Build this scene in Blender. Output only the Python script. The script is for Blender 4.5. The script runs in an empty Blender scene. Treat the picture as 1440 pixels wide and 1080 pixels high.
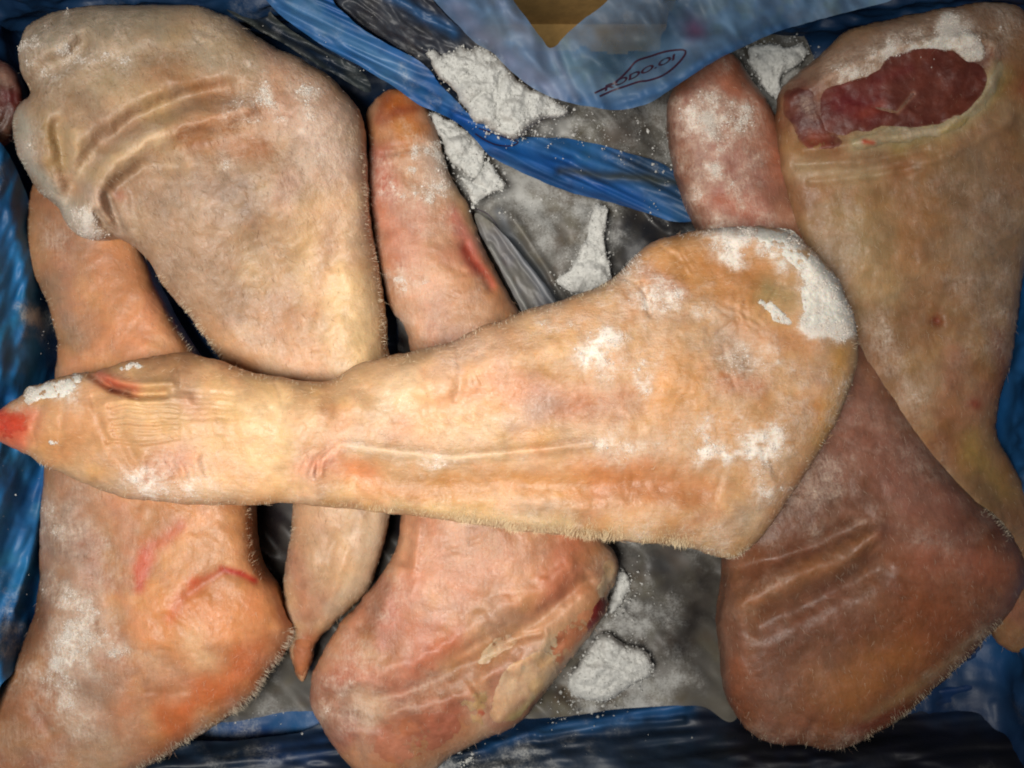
import bpy, math
import numpy as np
from mathutils import Vector

SC = bpy.context.scene
COL = SC.collection

# ------------------------------------------------------------------ camera
CAMZ, FPX = 0.68, 1200.0          # camera height (m), focal length in photo pixels (1440 wide)
cam_d = bpy.data.cameras.new('camera')
cam = bpy.data.objects.new('camera', cam_d)
COL.objects.link(cam)
cam_d.sensor_width = 36.0
cam_d.lens = 36.0 * FPX / 1440.0
cam_d.clip_start = 0.01
cam_d.clip_end = 50
cam.location = (0, 0, CAMZ)
cam_d.dof.use_dof = True
cam_d.dof.focus_distance = CAMZ - 0.13
cam_d.dof.aperture_fstop = 7.0
SC.camera = cam

# ------------------------------------------------------------------ world + lamps
world = bpy.data.worlds.new('World')
SC.world = world
world.use_nodes = True
world.node_tree.nodes['Background'].inputs[0].default_value = (0.80, 0.90, 1.0, 1)
world.node_tree.nodes['Background'].inputs[1].default_value = 0.10

def area(name, loc, aim, size, power, col, spread=180):
    l = bpy.data.lights.new(name, 'AREA')
    l.shape = 'DISK'
    l.size = size
    l.energy = power
    l.color = col
    l.spread = math.radians(spread)
    o = bpy.data.objects.new(name, l)
    COL.objects.link(o)
    o.location = loc
    o.rotation_euler = (Vector(aim) - Vector(loc)).to_track_quat('-Z', 'Y').to_euler()
    return o

area('window_lamp', (-0.21, -0.09, 1.02), (-0.07, -0.005, 0.1), 0.30, 2.65, (1.0, 0.955, 0.89), 76)

SC.view_settings.view_transform = 'Standard'
SC.view_settings.look = 'None'
SC.view_settings.exposure = 0.0
SC.view_settings.gamma = 1.0
SC.cycles.filter_width = 1.9
SC.cycles.max_bounces = 8
SC.cycles.transparent_max_bounces = 12

# ------------------------------------------------------------------ small maths
def ray(px, py, z):
    """photo pixel + height above the box floor -> point in metres"""
    return (px - 720.0) / FPX * (CAMZ - z), (540.0 - py) / FPX * (CAMZ - z)

def lin(c):
    c = np.asarray(c, float) / 255.0
    return np.where(c <= 0.04045, c / 12.92, ((c + 0.055) / 1.055) ** 2.4)

def _hash(ix, iy, seed):
    n = (ix * 374761393 + iy * 668265263 + seed * 2147483647 * 31 + seed * 97) & 0xFFFFFFFF
    n = ((n ^ (n >> 13)) * 1274126177) & 0xFFFFFFFF
    n = ((n ^ (n >> 16)) * 2246822519) & 0xFFFFFFFF
    return ((n ^ (n >> 15)) & 0xFFFFFF) / float(0xFFFFFF)

def vnoise(x, y, seed=0):
    x = np.asarray(x, float); y = np.asarray(y, float)
    ix = np.floor(x).astype(np.int64); iy = np.floor(y).astype(np.int64)
    fx = x - ix; fy = y - iy
    u = fx * fx * fx * (fx * (fx * 6 - 15) + 10); v = fy * fy * fy * (fy * (fy * 6 - 15) + 10)
    a = _hash(ix, iy, seed); b = _hash(ix + 1, iy, seed); c = _hash(ix, iy + 1, seed); d = _hash(ix + 1, iy + 1, seed)
    return (a + (b - a) * u) * (1 - v) + (c + (d - c) * u) * v

def fbm(x, y, seed=0, octs=4, gain=0.5):
    s = 0; amp = 1; tot = 0
    for o in range(octs):
        ca, sa = math.cos(0.6 + o * 1.1), math.sin(0.6 + o * 1.1)
        f = 2.03 ** o
        s = s + amp * vnoise((x * ca - y * sa) * f + 17.3 * o, (x * sa + y * ca) * f + 5.1 * o, seed + o * 13)
        tot += amp; amp *= gain
    return s / tot

def sstep(a, b, x):
    t = np.clip((x - a) / (b - a), 0, 1)
    return t * t * (3 - 2 * t)

def dist_poly(x, y, pts, closed=False):
    pts = np.asarray(pts, float).reshape(-1, 2)
    if len(pts) == 1:
        return np.hypot(x - pts[0, 0], y - pts[0, 1])
    best = np.full(np.shape(x), 1e18)
    n = len(pts)
    for i in range(n if closed else n - 1):
        a = pts[i]; b = pts[(i + 1) % n]
        dx, dy = b - a
        L = dx * dx + dy * dy + 1e-9
        t = np.clip(((x - a[0]) * dx + (y - a[1]) * dy) / L, 0, 1)
        d = (x - a[0] - t * dx) ** 2 + (y - a[1] - t * dy) ** 2
        np.minimum(best, d, out=best)
    return np.sqrt(best)

def inside(x, y, pts):
    pts = np.asarray(pts, float)
    r = np.zeros(np.shape(x), bool)
    n = len(pts)
    for i in range(n):
        x0, y0 = pts[i]; x1, y1 = pts[(i + 1) % n]
        if y0 == y1:
            continue
        c = (y0 > y) != (y1 > y)
        r ^= c & (x < (x1 - x0) * (y - y0) / (y1 - y0) + x0)
    return r

def smooth_outline(pts, step=4.0, jit=0.0, seed=3, closed=True):
    p = np.asarray(pts, float)
    n = len(p)
    out = []
    for i in range(n if closed else n - 1):
        if closed:
            p0, p1, p2, p3 = p[i - 1], p[i], p[(i + 1) % n], p[(i + 2) % n]
        else:
            p0, p1, p2, p3 = p[max(i - 1, 0)], p[i], p[i + 1], p[min(i + 2, n - 1)]
        k = max(1, int(np.hypot(*(p2 - p1)) / step))
        for j in range(k):
            t = j / k
            out.append(0.5 * ((2 * p1) + (p2 - p0) * t + (2 * p0 - 5 * p1 + 4 * p2 - p3) * t * t + (3 * p1 - p0 - 3 * p2 + p3) * t ** 3))
    out = np.array(out)
    if jit:
        for s, a in ((22.0, 1.0), (8.0, 0.6), (3.6, 0.28)):
            out[:, 0] += (vnoise(out[:, 0] / s, out[:, 1] / s, seed) - .5) * 2 * jit * a
            out[:, 1] += (vnoise(out[:, 0] / s, out[:, 1] / s, seed + 7) - .5) * 2 * jit * a
    return out

# ------------------------------------------------------------------ mesh helpers
def mesh_obj(name, verts, faces, mat, parent=None, smooth=True, attrs=None):
    verts = np.ascontiguousarray(verts, dtype=np.float32); faces = np.ascontiguousarray(faces, dtype=np.int32)
    me = bpy.data.meshes.new(name)
    nf, k = faces.shape
    me.vertices.add(len(verts)); me.vertices.foreach_set('co', verts.ravel())
    me.loops.add(nf * k); me.loops.foreach_set('vertex_index', faces.ravel())
    me.polygons.add(nf)
    me.polygons.foreach_set('loop_start', np.arange(0, nf * k, k, dtype=np.int32))
    me.polygons.foreach_set('loop_total', np.full(nf, k, dtype=np.int32))
    me.polygons.foreach_set('use_smooth', np.full(nf, bool(smooth)))
    me.update(calc_edges=True)
    me.validate()
    for an, arr in (attrs or {}).items():
        arr = np.asarray(arr, dtype=np.float32)
        if arr.ndim == 2:
            a = me.attributes.new(an, 'FLOAT_COLOR', 'POINT')
            full = np.ones((len(arr), 4), np.float32); full[:, :3] = arr
            a.data.foreach_set('color', full.ravel())
        else:
            a = me.attributes.new(an, 'FLOAT', 'POINT')
            a.data.foreach_set('value', arr)
    me.materials.append(mat)
    o = bpy.data.objects.new(name, me)
    COL.objects.link(o)
    if parent:
        o.parent = parent
    return o

def tag(o, label, cat, group=None):
    o['label'] = label; o['category'] = cat
    if group:
        o['group'] = group
    return o

def thing(name, label, cat, loc=(0, 0, 0), group=None):
    o = bpy.data.objects.new(name, None)
    COL.objects.link(o)
    o.empty_display_size = 0.02
    return tag(o, label, cat, group)

# ------------------------------------------------------------------ materials
class NT:
    def __init__(self, name):
        self.m = bpy.data.materials.new(name); self.m.use_nodes = True
        self.t = self.m.node_tree; self.t.nodes.clear()
        self.out = self.n('ShaderNodeOutputMaterial')
    def n(self, typ, **kw):
        nd = self.t.nodes.new(typ)
        for k, v in kw.items():
            if k.startswith('i_'):
                nd.inputs[k[2:].replace('_', ' ')].default_value = v
            else:
                setattr(nd, k, v)
        return nd
    def l(self, a, b):
        self.t.links.new(a, b)
    def math(self, op, a, b=None, clamp=False):
        nd = self.n('ShaderNodeMath', operation=op, use_clamp=clamp)
        for i, v in enumerate((a, b)):
            if v is None: continue
            if isinstance(v, (int, float)): nd.inputs[i].default_value = v
            else: self.l(v, nd.inputs[i])
        return nd.outputs[0]
    def maprange(self, v, a, b, c=0.0, d=1.0):
        nd = self.n('ShaderNodeMapRange', interpolation_type='SMOOTHSTEP')
        self.l(v, nd.inputs[0])
        for i, x in enumerate((a, b, c, d)): nd.inputs[i + 1].default_value = x
        return nd.outputs[0]
    def noise(self, vec, scale, detail=3, rough=0.55, dist=0.0):
        nd = self.n('ShaderNodeTexNoise')
        nd.inputs['Scale'].default_value = scale; nd.inputs['Detail'].default_value = detail
        nd.inputs['Roughness'].default_value = rough; nd.inputs['Distortion'].default_value = dist
        self.l(vec, nd.inputs['Vector'])
        return nd.outputs[0]
    def mixc(self, f, a, b, blend='MIX'):
        nd = self.n('ShaderNodeMix', data_type='RGBA', blend_type=blend)
        for s, v in ((nd.inputs[0], f), (nd.inputs[6], a), (nd.inputs[7], b)):
            if isinstance(v, (int, float)): s.default_value = v
            elif isinstance(v, tuple): s.default_value = v
            else: self.l(v, s)
        return nd.outputs[2]
    def bump(self, h, dist, strength=1.0, prev=None):
        nd = self.n('ShaderNodeBump'); nd.inputs['Strength'].default_value = strength; nd.inputs['Distance'].default_value = dist
        self.l(h, nd.inputs['Height'])
        if prev is not None: self.l(prev, nd.inputs['Normal'])
        return nd.outputs[0]

def skin_material(name, angle, wet=0.0, sss=0.16):
    """frozen pork skin: painted tint + frost mask attributes, pores, lying hair streaks"""
    N = NT(name)
    geo = N.n('ShaderNodeTexCoord').outputs['Object']
    tint = N.n('ShaderNodeAttribute', attribute_name='tint').outputs['Color']
    frost = N.n('ShaderNodeAttribute', attribute_name='frost').outputs['Fac']
    mp = N.n('ShaderNodeMapping'); mp.inputs['Rotation'].default_value = (0, 0, -angle)
    N.l(geo, mp.inputs['Vector'])
    mp2 = N.n('ShaderNodeMapping'); mp2.inputs['Scale'].default_value = (0.16, 1.0, 0.6)
    N.l(mp.outputs[0], mp2.inputs['Vector'])
    streak = N.noise(mp2.outputs[0], 620, 3, 0.6, 0.3)
    n_lo = N.noise(geo, 28, 4, 0.55, 0.6)
    n_mid = N.noise(geo, 120, 4, 0.6, 0.4)
    n_fine = N.noise(geo, 520, 3, 0.65)
    n_grain = N.noise(geo, 1250, 2, 0.6)
    # tint variation
    v = N.math('ADD', N.maprange(n_lo, .3, .7, .84, 1.12), N.maprange(n_mid, .3, .7, -.07, .06))
    v = N.math('ADD', v, N.maprange(streak, .3, .7, -.04, .04))
    v = N.math('ADD', v, N.maprange(n_grain, .32, .7, -.04, .04))
    comb = N.n('ShaderNodeCombineColor')
    for i in range(3): N.l(v, comb.inputs[i])
    c = N.mixc(1.0, tint, comb.outputs[0], 'MULTIPLY')
    hue = N.mixc(N.maprange(n_mid, .42, .72, 0, .10), c, (0.62, 0.20, 0.13, 1), 'MIX')
    c2 = N.mixc(0.5, c, hue)
    # dark pores / stubble
    vor = N.n('ShaderNodeTexVoronoi', feature='F1'); vor.inputs['Scale'].default_value = 420; N.l(geo, vor.inputs['Vector'])
    pores = N.maprange(vor.outputs['Distance'], .10, .26, 1, 0)
    pores = N.math('MULTIPLY', pores, N.maprange(n_mid, .45, .62, 0, .36))
    c2 = N.mixc(pores, c2, (0.17, 0.10, 0.065, 1))
    # frost
    n_pat = N.noise(geo, 210, 4, .62, .8)
    amp = N.maprange(frost, .04, .6, .06, 1.0)
    f = N.math('MULTIPLY', N.math('SUBTRACT', n_fine, .5), .5)
    f = N.math('ADD', f, N.math('MULTIPLY', N.math('SUBTRACT', n_grain, .5), .38))
    f = N.math('ADD', f, N.math('MULTIPLY', N.math('SUBTRACT', streak, .5), .5))
    f = N.math('ADD', f, N.math('MULTIPLY', N.math('SUBTRACT', n_pat, .5), 1.15))
    f = N.math('ADD', frost, N.math('MULTIPLY', f, amp))
    fm = N.maprange(f, .06, 1.35, 0, .95)
    fcol = N.mixc(N.maprange(f, .6, 1.3), (0.66, 0.51, 0.40, 1), (0.80, 0.72, 0.63, 1))
    c3 = N.mixc(fm, c2, fcol)
    p = N.n('ShaderNodeBsdfPrincipled')
    N.l(c3, p.inputs['Base Color'])
    rough = N.math('ADD', N.maprange(fm, 0, .8, .44 - wet, .85), N.maprange(n_fine, .3, .7, -.06, .1))
    N.l(rough, p.inputs['Roughness'])
    p.inputs['Specular IOR Level'].default_value = 0.45
    if sss:
        p.inputs['Subsurface Weight'].default_value = sss
        p.inputs['Subsurface Radius'].default_value = (1.0, .42, .22)
        p.inputs['Subsurface Scale'].default_value = 0.009
    b = N.bump(n_mid, .0013, .5)
    b = N.bump(n_pat, .0004, .5, b)
    b = N.bump(streak, .0003, .45, b)
    b = N.bump(n_grain, .00035, .5, b)
    b = N.bump(fm, .0007, .7, b)
    N.l(b, p.inputs['Normal'])
    N.l(p.outputs[0], N.out.inputs[0])
    return N.m

def bristle_material():
    N = NT('bristle')
    tint = N.n('ShaderNodeAttribute', attribute_name='tint').outputs['Color']
    d = N.n('ShaderNodeBsdfDiffuse'); N.l(tint, d.inputs[0])
    t = N.n('ShaderNodeBsdfTranslucent'); N.l(tint, t.inputs[0])
    m = N.n('ShaderNodeMixShader'); m.inputs[0].default_value = .3
    N.l(d.outputs[0], m.inputs[1]); N.l(t.outputs[0], m.inputs[2])
    N.l(m.outputs[0], N.out.inputs[0])
    return N.m

def snow_material(name='frost', col=(0.56, 0.56, 0.53, 1)):
    N = NT(name)
    geo = N.n('ShaderNodeTexCoord').outputs['Object']
    a = N.noise(geo, 260, 4, .65); g = N.noise(geo, 1400, 2, .6)
    c = N.mixc(N.maprange(a, .3, .7), tuple(x * .84 for x in col[:3]) + (1,), col)
    p = N.n('ShaderNodeBsdfPrincipled'); N.l(c, p.inputs['Base Color'])
    p.inputs['Roughness'].default_value = .8
    p.inputs['Subsurface Weight'].default_value = .2
    p.inputs['Subsurface Radius'].default_value = (1, 1, 1); p.inputs['Subsurface Scale'].default_value = .004
    b = N.bump(a, .0012, .5); b = N.bump(g, .0007, .8, b)
    N.l(b, p.inputs['Normal']); N.l(p.outputs[0], N.out.inputs[0])
    return N.m

def film_material(name, alpha, rough=.28, bump=.0012, frosty=True, transl=.25, var=.5):
    """polythene film: tint attribute, glossy crinkles, partly see-through where thin"""
    N = NT(name)
    geo = N.n('ShaderNodeTexCoord').outputs['Object']
    tint = N.n('ShaderNodeAttribute', attribute_name='tint').outputs['Color']
    frost = N.n('ShaderNodeAttribute', attribute_name='frost').outputs['Fac']
    opac = N.n('ShaderNodeAttribute', attribute_name='opacity').outputs['Fac']
    a = N.noise(geo, 46, 4, .55, 1.2); g = N.noise(geo, 700, 3, .65); m_ = N.noise(geo, 190, 4, .6, .4)
    c = N.mixc(N.maprange(a, .3, .7, 0, var), tint, N.mixc(1.0, tint, (.55, .62, .72, 1), 'MULTIPLY'))
    amp = N.maprange(frost, .04, .5, 0, 1)
    f = N.math('ADD', N.math('MULTIPLY', N.math('SUBTRACT', g, .5), .9), N.math('MULTIPLY', N.math('SUBTRACT', m_, .5), .7))
    f = N.math('ADD', frost, N.math('MULTIPLY', f, amp))
    fm = N.maprange(f, .14, .95, 0, .85)
    c = N.mixc(fm, c, (.60, .60, .57, 1))
    p = N.n('ShaderNodeBsdfPrincipled'); N.l(c, p.inputs['Base Color'])
    N.l(N.maprange(fm, 0, 1, rough, .85), p.inputs['Roughness'])
    p.inputs['Specular IOR Level'].default_value = .5
    b = N.bump(a, bump * 2.2, .4); b = N.bump(m_, bump * .25, .35, b); b = N.bump(fm, .0007, .6, b)
    N.l(b, p.inputs['Normal'])
    tl = N.n('ShaderNodeBsdfTranslucent'); N.l(c, tl.inputs[0])
    mx = N.n('ShaderNodeMixShader'); mx.inputs[0].default_value = transl
    N.l(p.outputs[0], mx.inputs[1]); N.l(tl.outputs[0], mx.inputs[2])
    tr = N.n('ShaderNodeBsdfTransparent'); tr.inputs[0].default_value = (.80, .88, .95, 1)
    al = N.math('MAXIMUM', N.math('MULTIPLY', opac, alpha), fm, clamp=True)
    mx2 = N.n('ShaderNodeMixShader'); N.l(al, mx2.inputs[0])
    N.l(tr.outputs[0], mx2.inputs[1]); N.l(mx.outputs[0], mx2.inputs[2])
    N.l(mx2.outputs[0], N.out.inputs[0])
    return N.m

def plain_material(name, col, rough=.6, scale=60, var=.25):
    N = NT(name)
    geo = N.n('ShaderNodeTexCoord').outputs['Object']
    a = N.noise(geo, scale, 5, .6)
    c = N.mixc(N.maprange(a, .3, .7), tuple(x * (1 - var) for x in col) + (1,), tuple(min(1, x * (1 + var)) for x in col) + (1,))
    p = N.n('ShaderNodeBsdfPrincipled'); N.l(c, p.inputs['Base Color']); p.inputs['Roughness'].default_value = rough
    N.l(N.bump(a, .001, .4), p.inputs['Normal']); N.l(p.outputs[0], N.out.inputs[0])
    return N.m

M_BRISTLE = bristle_material()
M_SNOW = snow_material()
M_FROST = snow_material('frost_warm', (0.84, 0.76, 0.67, 1))
M_LINER = film_material('blue_polythene', 1.0, rough=.52, bump=.0007, transl=.08)
M_FLAP = film_material('blue_polythene_thin', 0.80, rough=.55, bump=.0005, transl=.35, var=.2)
M_CLEAR = film_material('clear_polythene', .85, rough=.48, bump=.0004, transl=.2, var=.15)
M_CARD = plain_material('cardboard', tuple(lin((150, 118, 66))), .85, 120, .15)
M_FLOOR = plain_material('floor_grey', tuple(lin((120, 112, 100))), .7, 12, .2)
M_INK = plain_material('maroon_ink', tuple(lin((44, 18, 40))), .5, 200, .2)

# ------------------------------------------------------------------ solid pieces grown from an outline
def grow(outline, step=2.5, k=0.72, cap=46, zpts=((0, 0, .05),), jit=1.2, seed=1, lumps=(2.2, .7, .25), strokes=(), under=1.0, zfun=None, rimw=14, puffy=False):
    """Inflate an outline into a closed rounded body. Returns the grid data used to paint and dress it."""
    ol = smooth_outline(outline, 4.0, jit, seed)
    x0, y0 = ol.min(0) - 3 * step; x1, y1 = ol.max(0) + 3 * step
    xs = np.arange(x0, x1, step); ys = np.arange(y0, y1, step)
    X, Y = np.meshgrid(xs, ys)
    M = inside(X, Y, ol)
    # pressure-inflated membrane (Poisson), coarse start then fine
    def relax(u, m, h, it):
        for _ in range(it):
            v = np.zeros_like(u)
            v[1:-1, 1:-1] = .25 * (u[:-2, 1:-1] + u[2:, 1:-1] + u[1:-1, :-2] + u[1:-1, 2:] + 2 * h * h)
            u = np.where(m, v, 0)
        return u
    cs = 4
    Mc = M[::cs, ::cs]
    uc = relax(np.zeros(Mc.shape), Mc, step * cs, 1800)
    jy = np.minimum(np.arange(M.shape[0]) / cs, Mc.shape[0] - 1.001); jx = np.minimum(np.arange(M.shape[1]) / cs, Mc.shape[1] - 1.001)
    a = jy.astype(int); b = jx.astype(int); fy = (jy - a)[:, None]; fx = (jx - b)[None, :]
    a2 = np.minimum(a + 1, Mc.shape[0] - 1); b2 = np.minimum(b + 1, Mc.shape[1] - 1)
    u = (uc[a][:, b] * (1 - fx) + uc[a][:, b2] * fx) * (1 - fy) + (uc[a2][:, b] * (1 - fx) + uc[a2][:, b2] * fx) * fy
    u = relax(np.where(M, u, 0), M, step, 160)
    # vertices: inside points and the outside neighbours pulled onto the outline
    cell = M[:-1, :-1] | M[1:, :-1] | M[:-1, 1:] | M[1:, 1:]
    used = np.zeros_like(M)
    used[:-1, :-1] |= cell; used[1:, :-1] |= cell; used[:-1, 1:] |= cell; used[1:, 1:] |= cell
    rim = used & ~M
    ri, rj = np.nonzero(rim)
    px, py = X.copy(), Y.copy()
    A = ol; B = np.roll(ol, -1, 0); D = B - A; L = (D ** 2).sum(1) + 1e-9
    for s in range(0, len(ri), 2000):
        qx = X[ri[s:s + 2000], rj[s:s + 2000]][:, None]; qy = Y[ri[s:s + 2000], rj[s:s + 2000]][:, None]
        t = np.clip(((qx - A[:, 0]) * D[:, 0] + (qy - A[:, 1]) * D[:, 1]) / L, 0, 1)
        cx = A[:, 0] + t * D[:, 0]; cy = A[:, 1] + t * D[:, 1]
        w = ((qx - cx) ** 2 + (qy - cy) ** 2).argmin(1)
        r = np.arange(len(w))
        px[ri[s:s + 2000], rj[s:s + 2000]] = cx[r, w]; py[ri[s:s + 2000], rj[s:s + 2000]] = cy[r, w]
    h0 = np.sqrt(2 * np.maximum(u, 0)) * k
    h = h0 / np.sqrt(1 + (h0 / cap) ** 2)
    for _ in range(3):                                   # even out the rim
        v = h.copy()
        v[1:-1, 1:-1] = .5 * h[1:-1, 1:-1] + .125 * (h[:-2, 1:-1] + h[2:, 1:-1] + h[1:-1, :-2] + h[1:-1, 2:])
        h = np.where(M, v, 0)
    # height above the mid plane in photo px at that depth -> metres
    if zfun is None:
        z = np.asarray(zpts, float)
        w = [1.0 / ((px - q[0]) ** 2 + (py - q[1]) ** 2 + 900.) for q in z]
        zm = sum(wi * q[2] for wi, q in zip(w, z)) / sum(w)
    else:
        zm = zfun(px, py)
    mpp = (CAMZ - zm) / FPX
    rimf = 1 - np.exp(-np.sqrt(2 * np.maximum(u, 0)) / rimw)
    wx = (fbm(px / 34, py / 34, seed + 50, 3) - .5) * 2; wy = (fbm(px / 34, py / 34, seed + 60, 3) - .5) * 2
    puff = 0
    if puffy:
        puff = (np.abs(2 * fbm(px / 28, py / 28, seed + 5, 2) - 1) - .3) * 9 + (np.abs(2 * fbm(px / 11, py / 11, seed + 6, 2) - 1) - .3) * 2.2
    d = puff + (fbm(px / 95, py / 95, seed + 1, 3) - .5) * 2 * lumps[0] + (fbm(px / 30, py / 30, seed + 2, 3) - .5) * 2 * lumps[1] + (fbm(px / 9, py / 9, seed + 3, 3) - .5) * 2 * lumps[2]
    for st in strokes:
        pts, wd, amp = st[:3]
        wob = st[3] if len(st) > 3 else .25
        dd = dist_poly(px + wx * wd * wob, py + wy * wd * wob, pts)
        d = d + amp * np.exp(-(dd / wd) ** 2)
    top = zm + h * mpp + d * .001 * rimf
    bot = zm - h * mpp * under
    idx = -np.ones(M.shape, int); ui, uj = np.nonzero(used); idx[ui, uj] = np.arange(len(ui))
    f = np.stack([idx[:-1, :-1], idx[1:, :-1], idx[1:, 1:], idx[:-1, 1:]], -1)[cell]
    return dict(px=px, py=py, top=top, bot=bot, M=M, used=used, rim=rim, idx=idx, faces=f, ui=ui, uj=uj, zm=zm,
                vx=px[ui, uj], vy=py[ui, uj], vt=top[ui, uj], vb=bot[ui, uj], vr=rim[ui, uj], vz=zm[ui, uj],
                wx=wx[ui, uj], wy=wy[ui, uj], u=u[ui, uj], xs=xs, ys=ys, ol=ol, step=step, seed=seed)

def solid(name, g, mat, parent, tint, frost, underside=True, extra=None):
    x, y = ray(g['vx'], g['vy'], g['vt'])
    xb, yb = ray(g['vx'], g['vy'], g['vz'])
    n = len(x)
    V = np.stack([x, y, g['vt']], 1)
    F = g['faces']
    at = dict(tint=tint, frost=frost)
    at.update(extra or {})
    if underside:
        inner = ~g['vr']
        mp = np.arange(n); mp[inner] = n + np.arange(inner.sum())
        V = np.concatenate([V, np.stack([xb, yb, g['vb']], 1)[inner]])
        F = np.concatenate([F, mp[F][:, ::-1]])
        at = {q: np.concatenate([v, v[inner]]) for q, v in at.items()}
    return mesh_obj(name, V, F, mat, parent, True, at)

def sample_top(g, px, py):
    """height of a grown body's upper surface at photo pixels"""
    j = np.clip((np.asarray(px) - g['xs'][0]) / g['step'], 0, len(g['xs']) - 2.001); i = np.clip((np.asarray(py) - g['ys'][0]) / g['step'], 0, len(g['ys']) - 2.001)
    a = i.astype(int); b = j.astype(int); fy = i - a; fx = j - b
    T = g['top']
    return (T[a, b] * (1 - fx) + T[a, b + 1] * fx) * (1 - fy) + (T[a + 1, b] * (1 - fx) + T[a + 1, b + 1] * fx) * fy

BLOTCH = [((226, 178, 116), .5), ((214, 150, 92), .5), ((222, 150, 124), .45), ((236, 208, 172), .5), ((176, 146, 120), .45), ((168, 110, 76), .4), ((226, 186, 160), .4), ((196, 128, 92), .4)]
def blotches(g, axis, n, tone, seed):
    rg = np.random.default_rng(seed); out = []
    k = np.nonzero(g['u'] > 60)[0]
    for q in rg.choice(k, n):
        x, y = g['vx'][q], g['vy'][q]
        d = flow_dir(np.array([x]), np.array([y]), axis)[0]
        a = rg.normal(0, .55); d = np.array([d[0] * math.cos(a) - d[1] * math.sin(a), d[0] * math.sin(a) + d[1] * math.cos(a)])
        L = rg.uniform(5, 55); w = rg.uniform(8, 24); c, amt = BLOTCH[rg.integers(len(BLOTCH))]
        m = np.array([-d[1], d[0]]) * rg.normal(0, L * .25)
        out.append((tuple(np.clip(np.array(c) * tone, 0, 255)), [(x - d[0] * L, y - d[1] * L), (x + m[0], y + m[1]), (x + d[0] * L, y + d[1] * L)], w, amt * rg.uniform(.5, 1.1), rg.uniform(1.5, 4)))
    return out

def paint(g, base, strokes, frost0=.2, frosts=(), albedo=.72, wide=2.3, sat=1.04):
    x, y, s = g['vx'], g['vy'], g['seed']
    b = [lin(c) for c in base]
    n1 = sstep(.32, .68, fbm(x / 110, y / 110, s + 21, 4))[:, None]; n2 = sstep(.38, .7, fbm(x / 48, y / 48, s + 22, 4))[:, None]
    c = b[0] * (1 - n1) + b[1] * n1
    if len(b) > 2: c = c * (1 - .7 * n2) + b[2] * .7 * n2
    for sc_, sd, mul, a_ in ((38, 71, (1.02, .86, .80), .6), (26, 72, (1.04, 1.0, .82), .7), (46, 73, (.86, .86, .90), .7), (15, 74, (.88, .82, .78), .6), (20, 75, (1.08, 1.08, 1.08), .7)):
        mm = sstep(.52, .72, fbm(x / sc_, y / sc_, s + sd, 4))[:, None] * a_
        c = c * (1 - mm + mm * np.array(mul))
    brk = fbm(x / 17, y / 17, s + 25, 4)
    brk2 = fbm(x / 40, y / 40, s + 26, 3)
    for st in strokes:
        col, pts, w, amt = st[:4]
        hard = st[4] if len(st) > 4 else 2.0
        wob = .45
        d = dist_poly(x + g['wx'] * w * wob, y + g['wy'] * w * wob, pts)
        m = np.exp(-(d / w) ** hard) * amt * 1.15 * (.72 + .56 * brk)
        m = np.clip(m, 0, 1)[:, None]
        c = c * (1 - m) + lin(col) * m
    f = frost0 * .62 + (fbm(x / 60, y / 60, s + 31, 4) - .5) * .40 + (fbm(x / 18, y / 18, s + 32, 4) - .5) * .16
    for st in frosts:
        pts, w, amt = st[:3]
        hard = st[3] if len(st) > 3 else 2.0
        d = dist_poly(x + g['wx'] * w * .6, y + g['wy'] * w * .6, pts)
        w = w * wide
        d = dist_poly(x + g['wx'] * w * .7, y + g['wy'] * w * .7, pts)
        m = np.exp(-(d / w) ** hard) * np.clip(.15 + 1.7 * brk2 + 1.3 * (brk - .5), 0, 2)
        f = f + amt * .62 * m
    c = c * 1.0
    lum = (c @ np.array([.3, .6, .1]))[:, None]
    c = np.clip(lum + (c - lum) * sat, .01, 1) * albedo
    f = np.clip(f, 0, 1.5)
    g['tint'] = np.zeros(g['M'].shape + (3,)); g['tint'][g['ui'], g['uj']] = c
    g['frost'] = np.zeros(g['M'].shape); g['frost'][g['ui'], g['uj']] = f
    return np.clip(c, .004, 1), f

RNG = np.random.default_rng(11)

def flow_dir(x, y, axis):
    ax = np.asarray(axis, float); best = np.full(len(x), 1e18); out = np.zeros((len(x), 2))
    for i in range(len(ax) - 1):
        a, b = ax[i], ax[i + 1]; d = b - a; L = (d ** 2).sum()
        t = np.clip(((x - a[0]) * d[0] + (y - a[1]) * d[1]) / L, 0, 1)
        q = np.hypot(x - a[0] - t * d[0], y - a[1] - t * d[1])
        m = q < best; best[m] = q[m]; out[m] = d / math.sqrt(L)
    return out

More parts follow.
